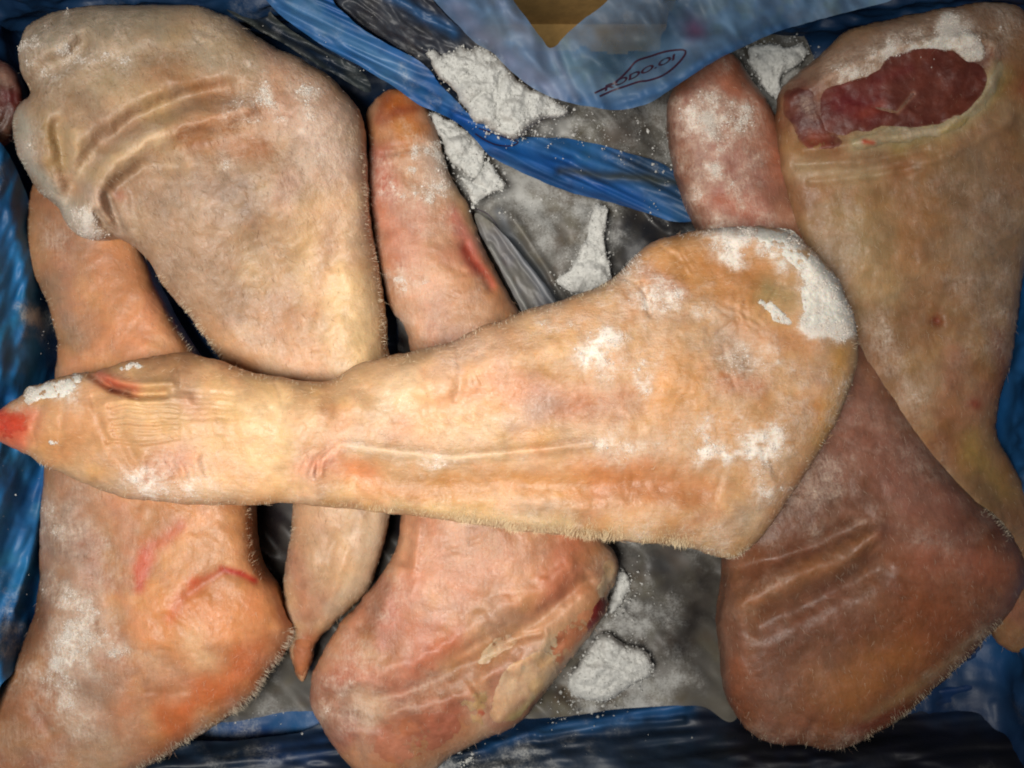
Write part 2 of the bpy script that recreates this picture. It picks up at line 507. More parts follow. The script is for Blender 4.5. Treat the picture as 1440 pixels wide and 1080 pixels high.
def bristles(g, parent, axis, tint, n_body=5000, fringes=(), length=(3.0, 6.5), lift=.35, dark=.0):
    """short pig hair: thin tapered blades lying along the leg, and standing out along the given edges"""
    P0 = []; P1 = []; C = []; Wd = []
    ok = np.nonzero(~g['vr'] & (np.sqrt(2 * g['u']) > 8))[0]
    pick = RNG.choice(ok, n_body)
    x = g['vx'][pick] + RNG.uniform(-2, 2, n_body); y = g['vy'][pick] + RNG.uniform(-2, 2, n_body)
    d = flow_dir(x, y, axis)
    ang = RNG.normal(0, .45, n_body); ca, sa = np.cos(ang), np.sin(ang)
    d = np.stack([d[:, 0] * ca - d[:, 1] * sa, d[:, 0] * sa + d[:, 1] * ca], 1)
    Lp = RNG.uniform(length[0], length[1], n_body) * 2
    z = sample_top(g, x, y) - .0002
    x2, y2 = x + d[:, 0] * Lp, y + d[:, 1] * Lp
    z2 = np.maximum(sample_top(g, x2, y2), z - .003) + RNG.uniform(.1, 1.0, n_body) * .001 * lift * 2
    P0.append(np.stack([*ray(x, y, z), z], 1)); P1.append(np.stack([*ray(x2, y2, z2), z2], 1))
    wht = RNG.uniform(.15, .6, n_body)[:, None]
    cc = tint[pick] * (1 - wht) + lin((236, 222, 200)) * wht
    if dark:
        dk = RNG.random(n_body) < dark
        cc[dk] = tint[pick][dk] * .6
    C.append(cc); Wd.append(RNG.uniform(.05, .11, n_body) * .001)
    ol = g['ol']; tan = np.roll(ol, -1, 0) - np.roll(ol, 1, 0); tan /= np.linalg.norm(tan, axis=1)[:, None] + 1e-9
    area2 = (ol[:, 0] * np.roll(ol[:, 1], -1) - np.roll(ol[:, 0], -1) * ol[:, 1]).sum()
    nor = np.stack([tan[:, 1], -tan[:, 0]], 1) * (1 if area2 > 0 else -1)
    for fr in fringes:
        line, nh, ln, slant = fr[:4]
        col = fr[4] if len(fr) > 4 else (232, 218, 190)
        dd = dist_poly(ol[:, 0], ol[:, 1], line)
        ids = np.nonzero(dd < 14)[0]
        if len(ids) == 0: continue
        nh = int(nh * (.8 if len(fr) > 5 else .42))
        q = RNG.choice(ids, nh)
        inset = np.abs(RNG.normal(0, fr[5] if len(fr) > 5 else 5, nh))
        t = RNG.uniform(-2.5, 2.5, nh)
        x = ol[q, 0] - nor[q, 0] * inset + tan[q, 0] * t; y = ol[q, 1] - nor[q, 1] * inset + tan[q, 1] * t
        j = np.clip(((x - g['xs'][0]) / g['step']).round().astype(int), 0, len(g['xs']) - 1); i = np.clip(((y - g['ys'][0]) / g['step']).round().astype(int), 0, len(g['ys']) - 1)
        zmid = g['zm'][i, j]
        z = np.where(inset > 2, np.maximum(sample_top(g, x, y), zmid) - .0005, zmid + RNG.uniform(-.004, .006, nh))
        L = RNG.uniform(.3, 1.0, nh) ** 1.3 * ln * .68 * (.25 + 1.5 * sstep(.3, .7, fbm(x / 22, y / 22, 15, 3))) + np.minimum(inset * .5, 4)
        if len(fr) > 5: L = L * (.25 + .75 * sstep(0, 110, np.hypot(x - line[0][0], y - line[0][1])))
        clump = (vnoise(x / 7, y / 7, 5) - .5) * 1.1
        sl = slant + RNG.normal(0, .22, nh) + clump
        dx = nor[q, 0] + tan[q, 0] * sl; dy = nor[q, 1] + tan[q, 1] * sl
        nn = np.hypot(dx, dy); dx /= nn; dy /= nn
        x2, y2 = x + dx * L, y + dy * L
        z2 = z + RNG.uniform(-.0015, .001, nh)
        P0.append(np.stack([*ray(x, y, z), z], 1)); P1.append(np.stack([*ray(x2, y2, z2), z2], 1))
        k = RNG.uniform(.75, 1.0, nh)[:, None]
        C.append(lin(col)[None, :] * k); Wd.append(RNG.uniform(.05, .12, nh) * .001)
    P0 = np.concatenate(P0); P1 = np.concatenate(P1); C = np.concatenate(C); Wd = np.concatenate(Wd)[:, None]
    d = P1 - P0; s = np.cross(d, np.array([0, 0, 1.0])); s /= np.linalg.norm(s, axis=1)[:, None] + 1e-9
    mid = (P0 + P1) / 2 + np.array([0, 0, .0004])
    n = len(P0)
    V = np.concatenate([P0 - s * Wd, P0 + s * Wd, mid - s * Wd * .8, mid + s * Wd * .8, P1])
    i = np.arange(n)
    F = np.concatenate([np.stack([i, i + n, i + 3 * n], 1), np.stack([i, i + 3 * n, i + 2 * n], 1), np.stack([i + 2 * n, i + 3 * n, i + 4 * n], 1)])
    o = mesh_obj('bristles', V, F, M_BRISTLE, parent, True, dict(tint=np.concatenate([C] * 5)))
    o['kind'] = 'stuff'
    return o

_OCT = np.array([[1, 0, 0], [-1, 0, 0], [0, 1, 0], [0, -1, 0], [0, 0, 1], [0, 0, -1]], float)
_OCF = np.array([[0, 2, 4], [2, 1, 4], [1, 3, 4], [3, 0, 4], [2, 0, 5], [1, 2, 5], [3, 1, 5], [0, 3, 5]])

def grains(name, P, R, mat, parent=None):
    """tiny irregular ice crystals"""
    n = len(P)
    V = _OCT[None] * R[:, None, None] * RNG.uniform(.55, 1.35, (n, 6, 1))
    a = RNG.uniform(0, 6.28, (n, 3))
    ca, sa = np.cos(a[:, 0]), np.sin(a[:, 0]); cb, sb = np.cos(a[:, 1]), np.sin(a[:, 1])
    Z = np.zeros(n); O = np.ones(n)
    R1 = np.stack([np.stack([ca, -sa, Z], 1), np.stack([sa, ca, Z], 1), np.stack([Z, Z, O], 1)], 1)
    R2 = np.stack([np.stack([O, Z, Z], 1), np.stack([Z, cb, -sb], 1), np.stack([Z, sb, cb], 1)], 1)
    V = np.einsum('nij,nkj->nki', np.einsum('nij,njk->nik', R1, R2), V) + P[:, None, :]
    F = (_OCF[None] + (np.arange(n) * 6)[:, None, None]).reshape(-1, 3)
    o = mesh_obj(name, V.reshape(-1, 3), F, mat, parent, False)
    o['kind'] = 'stuff'
    return o

def frost_grains(g, parent, frost, n, lo=.62, r=(.18, .5)):
    w = np.clip(frost - lo, 0, 1) * (~g['vr']) * (g['u'] > 20)
    w = w * (.2 + 1.6 * sstep(.45, .7, fbm(g['vx'] / 12, g['vy'] / 12, 77, 3)))
    if w.sum() <= 0: return
    q = RNG.choice(len(w), n, p=w / w.sum())
    n = int(n * .5); q = q[:n]
    x = g['vx'][q] + RNG.uniform(-2, 2, n); y = g['vy'][q] + RNG.uniform(-2, 2, n)
    z = sample_top(g, x, y) + .0001
    R = RNG.uniform(r[0], r[1], n) * .001 * (1 + (RNG.random(n) < .05) * 1.2)
    return grains('frost', np.stack([*ray(x, y, z), z], 1), R, M_FROST, parent)

def patch(name, g, outline, thick, mat, parent, base, strokes=(), frost0=.1, frosts=(), jit=2.0, seed=5, lumps=(.2, .5, .5), step=2.0, cap=13, sink=.0009, k=.5, hstrokes=(), blend=.45):
    """a layer lying on a grown body: meat of a cut, fat, crust of frost"""
    gp = grow(outline, step, k, cap, zfun=lambda x, y: sample_top(g, x, y) - sink, jit=jit, seed=seed, lumps=(0, 0, 0), rimw=4)
    T = gp['top'] - gp['zm']; T = T / max(T.max(), 1e-6)
    T = sstep(0, 1, T) * .75 + T * .25
    rimf = 1 - np.exp(-T / .25)
    d = (fbm(gp['px'] / 26, gp['py'] / 26, seed + 1, 3) - .5) * 2 * lumps[1] + (fbm(gp['px'] / 7, gp['py'] / 7, seed + 2, 3) - .5) * 2 * lumps[2]
    for st in hstrokes:
        d = d + st[2] * np.exp(-(dist_poly(gp['px'], gp['py'], st[0]) / st[1]) ** 2)
    gp['top'] = gp['zm'] + T * thick * .001 + d * .001 * rimf
    gp['vt'] = gp['top'][gp['ui'], gp['uj']]
    gp['vb'] = gp['vz'] - .001
    t, f = paint(gp, base, strokes, frost0, frosts)
    Tv = T[gp['ui'], gp['uj']]
    w = sstep(.0, blend, Tv + (fbm(gp['vx'] / 6, gp['vy'] / 6, seed + 9, 3) - .5) * blend * .6 * (Tv > .02))
    j = np.clip(np.round((gp['vx'] - g['xs'][0]) / g['step']).astype(int), 0, len(g['xs']) - 1); i = np.clip(np.round((gp['vy'] - g['ys'][0]) / g['step']).astype(int), 0, len(g['ys']) - 1)
    t0 = g['tint'][i, j]; t0 = np.where(t0.sum(1, keepdims=True) > .01, t0, t)
    t = t0 * (1 - w[:, None]) + t * w[:, None]; f = g['frost'][i, j] * (1 - w) + f * w
    return solid(name, gp, mat, parent, t, f, underside=True), gp, f

# ================================================================== THE SETTING
fl = mesh_obj('floor', np.array([[-3, -3, -.012], [3, -3, -.012], [3, 3, -.012], [-3, 3, -.012]]), np.array([[0, 1, 2, 3]]), M_FLOOR, None, False)
fl['kind'] = 'structure'

# ------------------------------------------------------------------ cardboard box
BX, BH = .402, .185
BF, BB = -.332, .288          # front and back walls
def box_mesh(lo, hi):
    lo = np.array(lo); hi = np.array(hi)
    V = np.array([[x, y, z] for x in (lo[0], hi[0]) for y in (lo[1], hi[1]) for z in (lo[2], hi[2])], float)
    F = np.array([[0, 1, 3, 2], [4, 6, 7, 5], [0, 4, 5, 1], [2, 3, 7, 6], [0, 2, 6, 4], [1, 5, 7, 3]])
    return V, F
card = thing('cardboard_box', 'open brown cardboard box, its back wall showing in the notch of the blue film', 'box')
for nm, lo, hi in (('base_panel', (-BX, BF, -.008), (BX, BB, -.003)),
                   ('side_panel', (-BX - .005, BF, -.008), (-BX, BB, BH)), ('side_panel', (BX, BF, -.008), (BX + .005, BB, BH)),
                   ('side_panel', (-BX, BF - .005, -.008), (BX, BF, BH)), ('side_panel', (-BX, BB, -.008), (BX, BB + .005, BH + .02))):
    V, F = box_mesh(lo, hi)
    mesh_obj(nm, V, F, M_CARD, card, False)

# ------------------------------------------------------------------ blue liner bag
liner = thing('plastic_liner', 'blue polythene liner bag covering the floor and walls of the box', 'plastic liner')
def prof(s, half, r=.03):
    """run along floor then up the wall: returns (offset, height)"""
    a = np.abs(s); sg = np.sign(s)
    f = half - r
    arc = r * math.pi / 2
    th = np.clip((a - f) / r, 0, math.pi / 2)
    x = np.where(a < f, a, np.where(a < f + arc, f + r * np.sin(th), half + .10 * np.maximum(a - f - arc, 0)))
    z = np.where(a < f, 0, np.where(a < f + arc, r * (1 - np.cos(th)), r + .995 * np.maximum(a - f - arc, 0)))
    return x * sg, z
sx = np.linspace(-.54, .54, 400); sy = np.linspace(-.45, .45, 340)
S, T = np.meshgrid(sx, sy)
x_, zx = prof(S, .382); y_, zy = prof(T, .292)
Z = np.sqrt(zx ** 2 + zy ** 2) * .35 + np.maximum(zx, zy) * .65
wall = sstep(.01, .05, Z)
rid = 1 - np.abs(2 * fbm(S * 14 + 3, T * 30, 4, 4) - 1)
rid2 = 1 - np.abs(2 * fbm(S * 32, T * 22 + 9, 14, 3) - 1)
x_ = x_ - np.sign(x_) * sstep(.005, .05, zx) * ((rid - .5) * .016 + (rid2 - .5) * .006)
y_ = y_ - np.sign(y_) * sstep(.005, .05, zy) * ((rid - .5) * .022 + (rid2 - .5) * .007)
Z = Z + .002 + (rid2 - .4) * .006 + (rid - .5) * .008
blue = np.array([lin((26, 96, 158)), lin((14, 60, 118)), lin((40, 92, 140))])
m = sstep(.4, .6, fbm(S * 9, T * 9, 31, 4))[..., None]; m2 = sstep(.5, .7, fbm(S * 20, T * 16, 33, 4))[..., None] * .6
tc = (blue[0] * (1 - m) + blue[1] * m) * (1 - m2) + blue[2] * m2
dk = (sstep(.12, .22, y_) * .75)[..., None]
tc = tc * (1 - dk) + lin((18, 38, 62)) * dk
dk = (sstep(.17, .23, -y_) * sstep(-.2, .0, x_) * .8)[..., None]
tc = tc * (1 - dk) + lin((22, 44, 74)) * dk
fr = .02 + .22 * sstep(.5, .75, fbm(S * 26, T * 26, 41, 4)) + .25 * sstep(.19, .23, -y_) * sstep(.05, -.1, x_) * fbm(S * 40, T * 40, 43, 3)
y_ = y_ - .021
idx = np.arange(S.size).reshape(S.shape)
F = np.stack([idx[:-1, :-1], idx[:-1, 1:], idx[1:, 1:], idx[1:, :-1]], -1)
notch = (np.abs(x_ - .040) < .075) & (y_ > .20) & (Z > .012)
keep = ~notch[:-1, :-1]
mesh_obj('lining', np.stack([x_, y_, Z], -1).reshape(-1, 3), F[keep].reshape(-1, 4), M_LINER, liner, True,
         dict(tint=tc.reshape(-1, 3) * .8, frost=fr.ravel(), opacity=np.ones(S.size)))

def sheet(name, outline, zfun, mat, parent, base, strokes=(), frost0=.0, frosts=(), opacity=1.0, ops=(), step=2.5, jit=.6, seed=9, hstrokes=(), smooth_pts=True):
    """a thin film with its own wrinkles, given by its outline and height"""
    ol = smooth_outline(outline, 4.0, jit, seed) if smooth_pts else np.asarray(outline, float)
    g = grow(ol if not smooth_pts else outline, step, .1, 1, zfun=zfun, jit=jit, seed=seed, lumps=(0, 0, 0))
    x, y = g['vx'], g['vy']
    z = g['vz'].copy()
    for st in hstrokes:
        z = z + st[2] * .001 * np.exp(-(dist_poly(x + g['wx'] * st[1] * .3, y + g['wy'] * st[1] * .3, st[0]) / st[1]) ** 2)
    g['vt'] = z
    t, f = paint(g, base, strokes, frost0, frosts)
    op = np.full(len(x), float(opacity))
    for st in ops:
        mm = np.exp(-(dist_poly(x + g['wx'] * st[1] * .3, y + g['wy'] * st[1] * .3, st[0]) / st[1]) ** 2)
        op = op * (1 - mm) + st[2] * mm
    o = solid(name, g, mat, parent, t, f, underside=False, extra=dict(opacity=op))
    return o, g

def ridged(x, y, sx, sy, ang, seed):
    c, s = math.cos(ang), math.sin(ang)
    return 1 - np.abs(2 * fbm((x * c + y * s) / sx, (-x * s + y * c) / sy, seed, 4) - 1)

# hanging collar flap with the notch
def flap_z(x, y):
    z = .128 + .045 * sstep(150, -20, y) + .012 * np.sin(x / 70.) * sstep(150, 40, y)
    z = z + (fbm((x * .5 + y) / 90, (x - y * .5) / 34, 3, 2) - .5) * .016 + (fbm(x / 46, y / 30, 8, 2) - .5) * .006
    return z
FLAP = [(590, -30), (612, 2), (640, 32), (668, 60), (693, 75), (721, 103), (760, 130), (795, 143), (835, 151), (867, 155), (908, 147), (940, 128), (970, 108), (1008, 84),
        (1045, 66), (1090, 46), (1150, 28), (1215, 11), (1262, -4), (1300, -40), (1120, -45), (900, -40), (868, -14), (850, 6), (822, 26), (800, 44), (776, 68), (762, 54), (745, 32), (722, 0), (700, -40), (640, -40)]
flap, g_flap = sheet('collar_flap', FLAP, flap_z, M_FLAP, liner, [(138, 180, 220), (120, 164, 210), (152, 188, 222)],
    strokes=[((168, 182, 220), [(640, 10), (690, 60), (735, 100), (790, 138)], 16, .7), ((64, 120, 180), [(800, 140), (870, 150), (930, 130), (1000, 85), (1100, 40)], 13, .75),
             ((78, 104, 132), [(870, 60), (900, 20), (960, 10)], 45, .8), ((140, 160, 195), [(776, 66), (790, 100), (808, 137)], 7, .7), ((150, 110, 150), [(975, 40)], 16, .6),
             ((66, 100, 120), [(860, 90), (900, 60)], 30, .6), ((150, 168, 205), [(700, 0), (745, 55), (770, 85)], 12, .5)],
    opacity=.80, ops=[([(800, 144), (870, 150), (930, 130), (1000, 85)], 14, 1.0), ([(690, 20), (740, 80), (790, 130)], 26, 1.0), ([(900, 40), (1000, 10)], 40, .84)],
    hstrokes=[([(776, 66), (790, 100), (808, 137)], 8, 4.0), ([(796, 46), (840, 90), (900, 130)], 12, -2.5), ([(690, 20), (740, 80), (790, 130)], 10, 3.0), ([(850, 148), (930, 130), (1000, 85), (1100, 42)], 7, 3.0)])

# rolled band of the bag's rim running down into the box
BAND = [(372, -20), (385, 12), (429, 47), (470, 74), (504, 92), (554, 122), (588, 147), (610, 156), (640, 171), (665, 192), (688, 218), (721, 236), (760, 254), (804, 271), (867, 287), (908, 299), (950, 312), (985, 305), (975, 262),
        (930, 230), (880, 214), (846, 204), (800, 195), (760, 194), (721, 190), (693, 177), (660, 160), (640, 140), (618, 118), (602, 97), (580, 80), (538, 58), (504, 36), (470, 5), (455, -20)]
def band_z(x, y):
    t = (x - 372) / 600.
    d = (y - (0.52 * (x - 420))) / 40.
    return .112 - .075 * sstep(.2, 1.0, t) + .006 * np.cos(np.clip(d, -2, 2)) + (fbm((x + .47 * y) / 160, (y - .47 * x) / 11, 5, 2) - .5) * .010
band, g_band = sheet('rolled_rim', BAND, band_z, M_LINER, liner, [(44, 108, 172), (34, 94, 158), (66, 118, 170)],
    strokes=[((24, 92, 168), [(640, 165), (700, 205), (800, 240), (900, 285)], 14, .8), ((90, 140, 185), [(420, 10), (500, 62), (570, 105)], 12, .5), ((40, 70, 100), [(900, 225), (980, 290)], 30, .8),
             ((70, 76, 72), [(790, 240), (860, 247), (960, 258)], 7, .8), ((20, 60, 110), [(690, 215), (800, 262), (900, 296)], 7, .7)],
    frost0=.02, frosts=[([(475, 40)], 12, .45), ([(560, 110), (600, 130)], 12, .35), ([(850, 205), (960, 250)], 16, .35), ([(640, 150), (700, 178)], 8, .35)],
    hstrokes=[([(640, 165), (700, 200), (800, 228)], 9, -5), ([(790, 242), (960, 262)], 8, -6), ([(380, 0), (500, 82), (610, 150)], 7, 4)])

# liner slumped against the legs on the left and along the front
def left_z(x, y):
    return .095 - .085 * sstep(-10, 105, x) + (fbm(x / 60, y / 140, 61, 2) - .5) * .034 + (fbm((x + .4 * y) / 18, (y - .4 * x) / 70, 62, 2) - .5) * .010
sheet('side_fold', [(-70, 150), (-10, 190), (14, 220), (36, 270), (60, 340), (90, 420), (120, 480), (120, 560), (110, 640), (100, 720), (90, 800), (74, 860), (50, 900), (24, 935), (4, 960), (-70, 1010)], left_z, M_LINER, liner,
    [(44, 132, 196), (30, 104, 170), (60, 144, 200)], strokes=[((10, 40, 84), [(70, 420), (84, 480), (80, 520)], 20, .8), ((36, 100, 150), [(10, 250), (20, 330)], 16, .6), ((14, 50, 96), [(80, 700), (60, 850)], 12, .7)],
    frost0=.0, frosts=[([(0, 240), (2, 280)], 7, .75), ([(38, 432), (48, 446)], 7, .7), ([(60, 460), (64, 520)], 14, .42), ([(8, 820), (16, 870), (4, 905)], 12, .7), ([(70, 720), (60, 760)], 6, .4)],  # first stroke paints in a white highlight; the low left one is frost
    hstrokes=[([(20, 300), (40, 420), (30, 520)], 14, 9), ([(70, 640), (50, 760), (20, 860)], 8, 8), ([(10, 560), (30, 700), (0, 800)], 14, -8)])
def front_z(x, y):
    return .006 + .05 * sstep(985, 1090, y) + (fbm((x - .1 * y) / 260, (y + .12 * x) / 24, 71, 2) - .5) * .016 + (fbm(x / 60, y / 20, 72, 2) - .5) * .008
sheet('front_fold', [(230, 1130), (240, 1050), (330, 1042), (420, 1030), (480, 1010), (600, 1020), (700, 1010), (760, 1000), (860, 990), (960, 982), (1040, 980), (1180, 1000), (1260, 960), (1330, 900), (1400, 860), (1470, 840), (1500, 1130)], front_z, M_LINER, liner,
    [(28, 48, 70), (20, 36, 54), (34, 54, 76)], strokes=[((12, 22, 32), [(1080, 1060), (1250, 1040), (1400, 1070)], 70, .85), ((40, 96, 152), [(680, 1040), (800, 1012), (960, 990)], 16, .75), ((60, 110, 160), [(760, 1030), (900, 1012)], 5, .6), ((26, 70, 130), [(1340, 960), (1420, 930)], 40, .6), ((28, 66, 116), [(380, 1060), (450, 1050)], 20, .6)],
    frost0=.03, frosts=[([(660, 1066), (800, 1050)], 22, .32), ([(560, 1075), (760, 1075)], 10, .35), ([(300, 1070), (400, 1066)], 14, .3), ([(900, 1060)], 40, .18), ([(1370, 1000)], 20, .25)],
    hstrokes=[([(640, 1062), (780, 1020), (960, 992)], 9, 9), ([(760, 1036), (860, 1018), (960, 1012)], 5, 5)])

# grey film behind the flap and dull strip between rim and the big leg
sheet('film_fold', [(440, -25), (470, 2), (520, 42), (580, 78), (604, 95), (650, 80), (676, 66), (640, 34), (612, 5), (590, -25)],
      lambda x, y: .085 + .02 * sstep(80, 0, y) + (ridged(x, y, 60, 14, .6, 15) - .5) * .008, M_CLEAR, liner, [(76, 82, 92), (60, 66, 78), (90, 92, 98)],
      strokes=[((60, 108, 160), [(548, -10), (590, 20), (636, 44)], 9, .8)], opacity=1.0, frost0=.02, frosts=[([(560, 40), (600, 60)], 20, .2)], hstrokes=[([(548, -10), (590, 20), (640, 46)], 8, 4)])
sheet('film_fold', [(290, -20), (330, 22), (400, 62), (440, 88), (470, 104), (500, 122), (520, 130), (518, 112), (496, 92), (440, 62), (385, 22), (365, -20)],
      lambda x, y: .07 + (ridged(x, y, 90, 12, .5, 25) - .5) * .014, M_CLEAR, liner, [(72, 80, 80), (52, 60, 66), (96, 100, 94)],
      strokes=[((16, 40, 66), [(330, 0), (400, 50), (480, 100)], 7, .8)], opacity=1.0, frost0=.05, frosts=[([(387, 42)], 8, .6), ([(490, 105)], 12, .3)], hstrokes=[([(330, 0), (420, 60), (500, 100)], 8, -5)])

# ------------------------------------------------------------------ clear film on the floor of the box
film = thing('clear_film', 'crumpled grey see-through film at the bottom of the box between the legs', 'plastic film')
def film_z(x, y):
    return .022 + (fbm((x + y) / 150, (x - y) / 60, 19, 2) - .5) * .030 + (fbm(x / 50, y / 34, 29, 2) - .5) * .004 + .03 * sstep(300, 180, y) * sstep(620, 700, x) * sstep(980, 860, x)
g_films = []
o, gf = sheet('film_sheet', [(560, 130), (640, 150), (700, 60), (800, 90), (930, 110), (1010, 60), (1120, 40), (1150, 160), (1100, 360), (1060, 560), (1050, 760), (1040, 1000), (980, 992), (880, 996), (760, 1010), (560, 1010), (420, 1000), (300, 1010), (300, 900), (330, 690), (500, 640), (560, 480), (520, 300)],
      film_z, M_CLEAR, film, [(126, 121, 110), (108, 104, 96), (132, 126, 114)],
      strokes=[((46, 44, 42), [(890, 340), (920, 300), (960, 320)], 40, .95), ((120, 112, 92), [(700, 350), (740, 440)], 16, .5), ((104, 112, 122), [(700, 300), (760, 400), (790, 440)], 10, .6), ((60, 54, 46), [(960, 900), (990, 820)], 40, .8), ((52, 52, 52), [(930, 800)], 30, .7), ((40, 30, 26), [(380, 720), (380, 800), (440, 880)], 40, .95), ((44, 36, 32), [(560, 740), (560, 480)], 30, .95)],  # darkest strokes paint the deep shade of the leg gaps into the film
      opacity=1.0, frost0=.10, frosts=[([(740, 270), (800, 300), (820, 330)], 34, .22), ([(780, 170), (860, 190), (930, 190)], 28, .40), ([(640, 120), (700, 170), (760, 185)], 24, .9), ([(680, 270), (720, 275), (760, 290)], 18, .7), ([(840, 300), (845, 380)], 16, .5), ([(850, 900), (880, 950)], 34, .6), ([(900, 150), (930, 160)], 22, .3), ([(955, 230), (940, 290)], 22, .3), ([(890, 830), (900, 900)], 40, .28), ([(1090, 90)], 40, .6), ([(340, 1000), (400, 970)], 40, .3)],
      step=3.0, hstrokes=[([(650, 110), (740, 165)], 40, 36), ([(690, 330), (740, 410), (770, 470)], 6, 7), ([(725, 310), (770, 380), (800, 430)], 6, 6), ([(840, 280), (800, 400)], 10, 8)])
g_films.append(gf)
# flat welded ribbon of film
sheet('film_strip', [(668, 300), (690, 312), (722, 345), (760, 392), (792, 438), (800, 470), (752, 470), (730, 430), (700, 372), (676, 330)],
      lambda x, y: .052 + (ridged(x, y, 60, 14, 1.0, 39) - .5) * .004, M_CLEAR, film, [(134, 132, 134), (116, 116, 120), (128, 124, 112)],
      strokes=[((84, 92, 102), [(735, 360), (790, 440)], 9, .8), ((170, 172, 176), [(700, 318), (760, 400), (795, 450)], 3.0, .8), ((165, 165, 160), [(690, 345), (735, 425), (755, 465)], 3.0, .7)],
      opacity=.95, frost0=.02, hstrokes=[([(700, 318), (760, 400), (795, 450)], 4, 3), ([(690, 345), (735, 425), (755, 465)], 4, 3)])

# printed marks on the film
def ink(name, g, poly_pts, w, parent, closed=False):
    p = smooth_outline(poly_pts, 2.0, 0, closed=closed)
    t = np.gradient(p, axis=0); t /= np.linalg.norm(t, axis=1)[:, None] + 1e-9
    n = np.stack([-t[:, 1], t[:, 0]], 1)
    L = p - n * w / 2; R = p + n * w / 2
    Q = np.concatenate([L, R])
    gg = dict(g); T = np.full(g['idx'].shape, np.nan); T[g['ui'], g['uj']] = g['vt']
    T = np.where(np.isnan(T), np.nanmean(T), T)
    gg['top'] = T
    z = sample_top(gg, Q[:, 0], Q[:, 1]) + .0011
    V = np.stack([*ray(Q[:, 0], Q[:, 1], z), z], 1)
    k = len(p); i = np.arange(k if closed else k - 1); j = (i + 1) % k
    return mesh_obj(name, V, np.stack([i, j, j + k, i + k], 1), M_INK, parent, True)
ink('print_outline', g_flap, [(836, 131), (858, 120), (872, 110), (884, 98), (895, 86), (915, 79), (938, 72), (960, 70), (964, 74), (958, 84), (945, 97), (930, 107), (912, 113), (898, 115), (880, 121), (862, 127), (842, 136)], 2.6, flap)

def lettering(name, g, text, a, b, height, shear, parent):
    cu = bpy.data.curves.new('text', 'FONT'); cu.body = text; cu.offset = .022
    ob = bpy.data.objects.new('text', cu); COL.objects.link(ob)
    dg = bpy.context.evaluated_depsgraph_get(); dg.update()
    me = ob.evaluated_get(dg).to_mesh()
    v = np.array([p.co[:2] for p in me.vertices]); tr = []
    for p in me.polygons:
        q = list(p.vertices)
        for i in range(1, len(q) - 1): tr.append((q[0], q[i], q[i + 1]))
    ob.evaluated_get(dg).to_mesh_clear()
    COL.objects.unlink(ob); bpy.data.objects.remove(ob)
    w = v[:, 0].max(); hh = .7
    A = np.array(a, float); B = np.array(b, float); e = (B - A) / w
    up = np.array([shear, -1.0]) * height / hh
    P = A + v[:, :1] * e + v[:, 1:2] * up
    T = np.full(g['idx'].shape, np.nan); T[g['ui'], g['uj']] = g['vt']; T = np.where(np.isnan(T), np.nanmean(T), T)
    gg = dict(g); gg['top'] = T
    z = sample_top(gg, P[:, 0], P[:, 1]) + .0012
    return mesh_obj(name, np.stack([*ray(P[:, 0], P[:, 1], z), z], 1), np.array(tr), M_INK, parent, False)
lettering('print_lettering', g_flap, 'RODO.OI', (849, 129), (948, 84), 8.5, .15, flap)
ink('print_outline', g_band, [(668, 188), (684, 198), (700, 204), (718, 205), (728, 200), (712, 194), (690, 186), (672, 180)], 1.6, band)
ink('print_outline', g_films[0], [(664, 292), (684, 300), (698, 316), (703, 334), (696, 350), (688, 356)], 1.8, film)

# ================================================================== THE LEGS
def leg(name, label, outline, axis, zpts, base, paints, frost0, frosts, strokes=(), k=.72, cap=90, seed=1, lumps=(2.6, 1.0, .3), step=2.5, n_hair=5000, fringes=(), n_frost=3000, hair_dark=0.0, jit=1.2, wet=0.0, part='skin', sss=.30, rimw=14, n_blotch=56, n_crease=24, relief=1.35):
    root = thing(name, label, 'pig leg', group='frozen pig legs in the box')
    ax = np.asarray(axis, float); d = ax[-1] - ax[0]
    ang = math.atan2(-d[1], d[0])
    mat = skin_material('pig_skin', ang, wet, sss)
    rg = np.random.default_rng(seed); ol_ = np.asarray(outline, float); cre = []
    while len(cre) < n_crease:
        x, y = rg.uniform(ol_[:, 0].min(), ol_[:, 0].max()), rg.uniform(ol_[:, 1].min(), ol_[:, 1].max())
        if not inside(np.array([x]), np.array([y]), ol_)[0]: continue
        d = flow_dir(np.array([x]), np.array([y]), axis)[0]; a = rg.normal(math.pi / 2, .5)
        d = np.array([d[0] * math.cos(a) - d[1] * math.sin(a), d[0] * math.sin(a) + d[1] * math.cos(a)]); n_ = np.array([-d[1], d[0]])
        for k_ in range(rg.integers(1, 4)):
            L = rg.uniform(8, 34); o_ = n_ * k_ * rg.uniform(6, 10); b_ = n_ * rg.normal(0, 5)
            cre.append(([(x - d[0] * L + o_[0], y - d[1] * L + o_[1]), (x + o_[0] + b_[0], y + o_[1] + b_[1]), (x + d[0] * L + o_[0], y + d[1] * L + o_[1])], rg.uniform(2.2, 4.5), rg.uniform(-.9, -.25), .6))
    strokes = [tuple([t_[0], t_[1], t_[2] * relief]) + tuple(t_[3:]) for t_ in strokes] + cre
    g = grow(outline, step, k, cap, zpts=zpts, jit=jit, seed=seed, lumps=lumps, strokes=strokes, rimw=rimw)
    tone = np.array(base[0]) / np.array((222., 176., 130.))
    t, f = paint(g, base, blotches(g, axis, n_blotch, tone, seed + 5) + list(paints), frost0, frosts)
    cx, cy = outline[len(outline) // 2]
    solid(part, g, mat, root, t, f)
    if n_hair: bristles(g, root, axis, t, int(n_hair * .28), fringes, dark=hair_dark)
    if n_frost: frost_grains(g, root, f, n_frost)
    return root, g, mat, f

